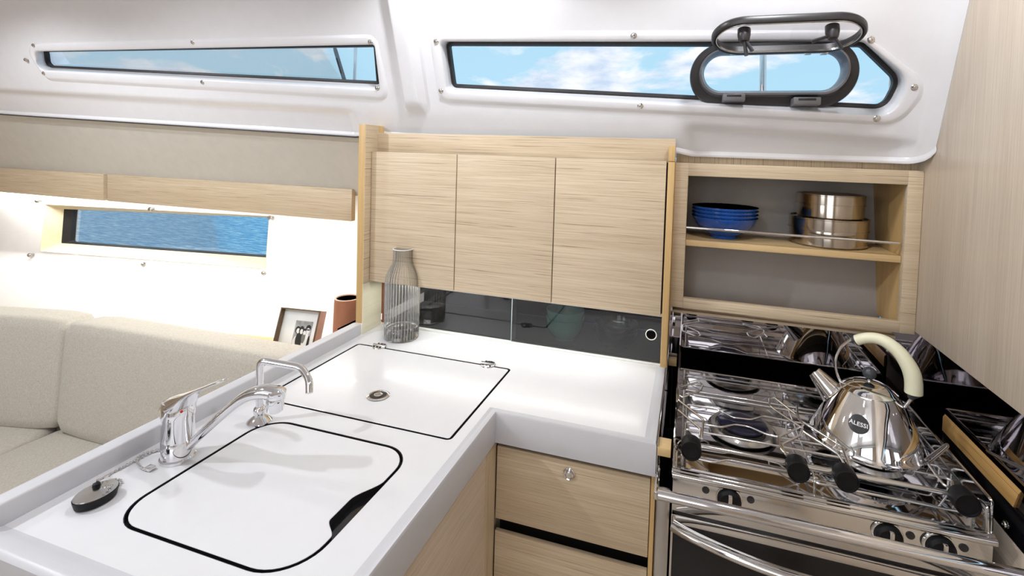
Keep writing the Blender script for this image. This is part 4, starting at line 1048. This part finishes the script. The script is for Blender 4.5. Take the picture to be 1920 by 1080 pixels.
tcv = bpy.data.curves.new('lettering', 'FONT'); tcv.body = 'ALESSI'; tcv.align_x = 'CENTER'; tcv.align_y = 'CENTER'; tcv.size = .0100; tcv.offset = .00022; tcv.resolution_u = 3; tcv.space_character = 1.05
tob = bpy.data.objects.new('tmp_text', tcv); COL.objects.link(tob); dg = bpy.context.evaluated_depsgraph_get(); dg.update()
tme = bpy.data.meshes.new_from_object(tob.evaluated_get(dg)); bpy.data.objects.remove(tob)
bm = BM(); bm.from_mesh(tme); bmesh.ops.triangulate(bm, faces=bm.faces); bmesh.ops.subdivide_edges(bm, edges=[e for e in bm.edges if e.calc_length() > .0015], cuts=2)
for v in bm.verts: v.co = wrap(v.co.x, v.co.y, .0006)
finish(bm, 'lettering', M['sticker_text'], STK, doubles=False)

# ================================================================== SALOON
def cushion(bm, w, h, t, n=3):
    """soft box centred on x, base z 0, y from 0 (front) to t"""
    q = bmesh.new(); bmesh.ops.create_cube(q, size=1); bmesh.ops.subdivide_edges(q, edges=q.edges, cuts=9, use_grid_fill=True)
    for v in q.verts:
        x, y, z = v.co * 2
        # superellipse-like rounding
        k = 14.0; L = (abs(x) ** k + abs(y) ** k + abs(z) ** k) ** (1 / k); s = max(abs(x), abs(y), abs(z)) / max(L, 1e-6)
        s = s ** 1.0
        bul = .10 * (1 - x * x) * (1 - z * z)
        v.co = Vector((x * s * w / 2, (y * s * (1 + bul)) * t / 2, z * s * h / 2))
    return q
def placec(q, loc, rz, lean):
    q.transform(Matrix.Translation(loc) @ Matrix.Rotation(rz, 4, 'Z') @ Matrix.Rotation(lean, 4, 'X'))
def backc(x0, x1, y0, y1, lab, name='back_cushion', h=.358, t=.12, z=-.94, lean=-.08):
    q = cushion(None, math.hypot(x1 - x0, y1 - y0), h, t); q.transform(Matrix.Translation((0, t / 2, h / 2)))
    placec(q, ((x0 + x1) / 2, (y0 + y1) / 2, z), math.atan2(y1 - y0, x1 - x0), lean)
    bm = BM(); merge(bm, q); return tag(finish(bm, name, M['linen'], smooth=80), lab, 'cushion', 'settee back cushions')
backc(-1.915, -.865, 1.005, 1.03, 'long grey linen back cushion of the settee, next to the worktop')
backc(-2.72, -1.905, .83, 1.015, 'grey linen back cushion cut by the left edge, beyond the cushion joint')
def seatc(x0, x1, y0, y1, yb, lab):
    q = cushion(None, x1 - x0, .12, y1 - y0); placec(q, ((x0 + x1) / 2, (y0 + y1) / 2, -.995), 0, 0)
    bm = BM(); merge(bm, q); return tag(finish(bm, 'seat_cushion', M['linen'], smooth=80), lab, 'cushion', 'settee seat cushions')
seatc(-1.935, -.87, .42, 1.10, 0, 'pale linen seat cushion of the settee under the long back cushion')
seatc(-2.75, -1.932, .30, 1.06, 0, 'pale linen seat cushion of the settee at the left edge')
bm = BM(); box(bm, -2.05, -.86, .50, 1.09, -1.40, -1.06, .004); box(bm, -2.05, -.87, 1.146, 1.160, -.80, -.722, .001)
tag(finish(bm, 'settee', M['oak_x']), 'oak settee base under the linen seat cushions', 'settee')
bm = BM(); hexa(bm, [(-3.2, .985, -.72), (-.862, 1.168, -.72), (-.862, 1.475, -.72), (-3.2, 1.10, -.72), (-3.2, .985, -.70), (-.862, 1.168, -.70), (-.862, 1.485, -.70), (-3.2, 1.11, -.70)])
tag(finish(bm, 'settee_shelf', M['oak_edge_x']), 'oak shelf behind the settee back carrying the photo frame and vase', 'shelf')
# vase
vc = ony(652, 560, 1.30)
VP = (vc.x, 1.30, -.70); hv = vc.z + .70 + .004; rv = .040
bm = BM(); lathe(bm, [(0, .004), (.040, .004), (.043, 0), (.0455, .004), (rv * 1.10, hv * .3), (rv * 1.05, hv * .7), (rv, hv - .002), (rv - .0015, hv), (rv - .005, hv), (rv - .006, hv - .004), (rv * .9, hv * .6), (.036, .010), (0, .010)], VP, 56)
V_ = finish(bm, 'vase', M['terracotta'], base=VP); tag(V_, 'tall terracotta vase beside the cupboard side panel', 'vase')
bm = BM(); lathe(bm, [(rv - .0003, hv - .003), (rv, hv + .0006), (rv - .005, hv + .0006), (rv - .006, hv - .003)], VP, 56); finish(bm, 'vase_rim', M['terracotta_rim'], V_)
# photo frame: deep box frame standing on the shelf, turned a little
def fr(a): return ony(*a, 1.19)
FT = ony(535, 568, 1.345); FTr = ony(601, 583, 1.345)
fw = (FTr.x - FT.x) * 1.02; fh = .147; 
th = math.radians(6); leanf = math.radians(19)
bmid = Vector(((FT.x + FTr.x) / 2 - .004, 1.297, -.6995))
PF = thing('photo_frame', 'box photo frame with a black and white group photo behind the settee', 'picture frame', tuple(bmid))
FM = Matrix.Translation(bmid) @ Matrix.Rotation(th, 4, 'Z') @ Matrix.Rotation(-leanf, 4, 'X')
def fbox(x0, x1, y0, y1, z0, z1, mat, name, par, bev=.0005):
    b_ = BM(); box(b_, x0, x1, y0, y1, z0, z1, bev); b_.transform(FM); return finish(b_, name, mat, par)
W2_ = fw / 2; D = .026
FRM = fbox(-W2_, -W2_ + .004, 0, D, 0, fh, M['frame_brown'], 'frame_side', PF)
fbox(W2_ - .004, W2_, 0, .004, 0, fh, M['frame_brown'], 'frame_side', PF); fbox(-W2_, W2_, 0, D, fh - .004, fh, M['frame_brown'], 'frame_top', PF); fbox(-W2_, W2_, 0, D, 0, .004, M['frame_brown'], 'frame_bottom', PF)
fbox(W2_ - .004, W2_ + .0006, .004, D + .012, 0, fh, M['frame_rose'], 'frame_flank', PF)
fbox(-W2_ + .003, W2_ - .003, D - .006, D, .003, fh - .003, M['paper'], 'mount_board', PF)
# the photograph: tones of four people, flat print
pw, ph = .064, .103; px_0, pz_0 = -.018, .006
pic = fbox(px_0 - .001, px_0 + pw, D - .0072, D - .006, pz_0, pz_0 + ph, plain('print_grey', (.40, .42, .43), .3, var=.25), 'photo_print', PF, 0)
gd, gm, gl_ = plain('print_dark', (.02, .02, .022), .3), plain('print_mid', (.16, .17, .17), .3), plain('print_light', (.72, .74, .75), .3)
def blob(cx, cz, rx, rz, mat, lift):
    cx, cz, rx, rz = cx * 1.45, cz * 1.39, rx * 1.45, rz * 1.39
    b_ = BM(); b_.faces.new([b_.verts.new((px_0 + cx + rx * math.cos(2 * PI * i / 20), D - .0074 - lift, pz_0 + cz + rz * math.sin(2 * PI * i / 20))) for i in range(20)]); b_.transform(FM)
    finish(b_, 'print_tone', mat, pic)
for a in ((.022, .010, .022, .009, gm), (.012, .022, .012, .018, gl_), (.017, .030, .010, .020, gd), (.034, .024, .010, .022, gl_), (.041, .024, .003, .018, gd), (.027, .036, .005, .014, gm),
          (.009, .052, .007, .009, gd), (.010, .050, .0045, .006, gl_), (.019, .052, .0065, .010, gd), (.0195, .049, .004, .006, gl_), (.028, .050, .0055, .007, gd), (.028, .047, .0038, .005, gl_), (.036, .059, .0065, .007, gd), (.036, .052, .0045, .007, gl_), (.036, .0545, .0045, .0016, gd)):
    blob(*a[:5], .00005 * (1 + len(pic.children)))

# ------------------------------------------------------------------ raise the whole place so that the cabin sole is at z = 0
for o in SC.objects:
    if o.parent is None: o.location.z += 1.4
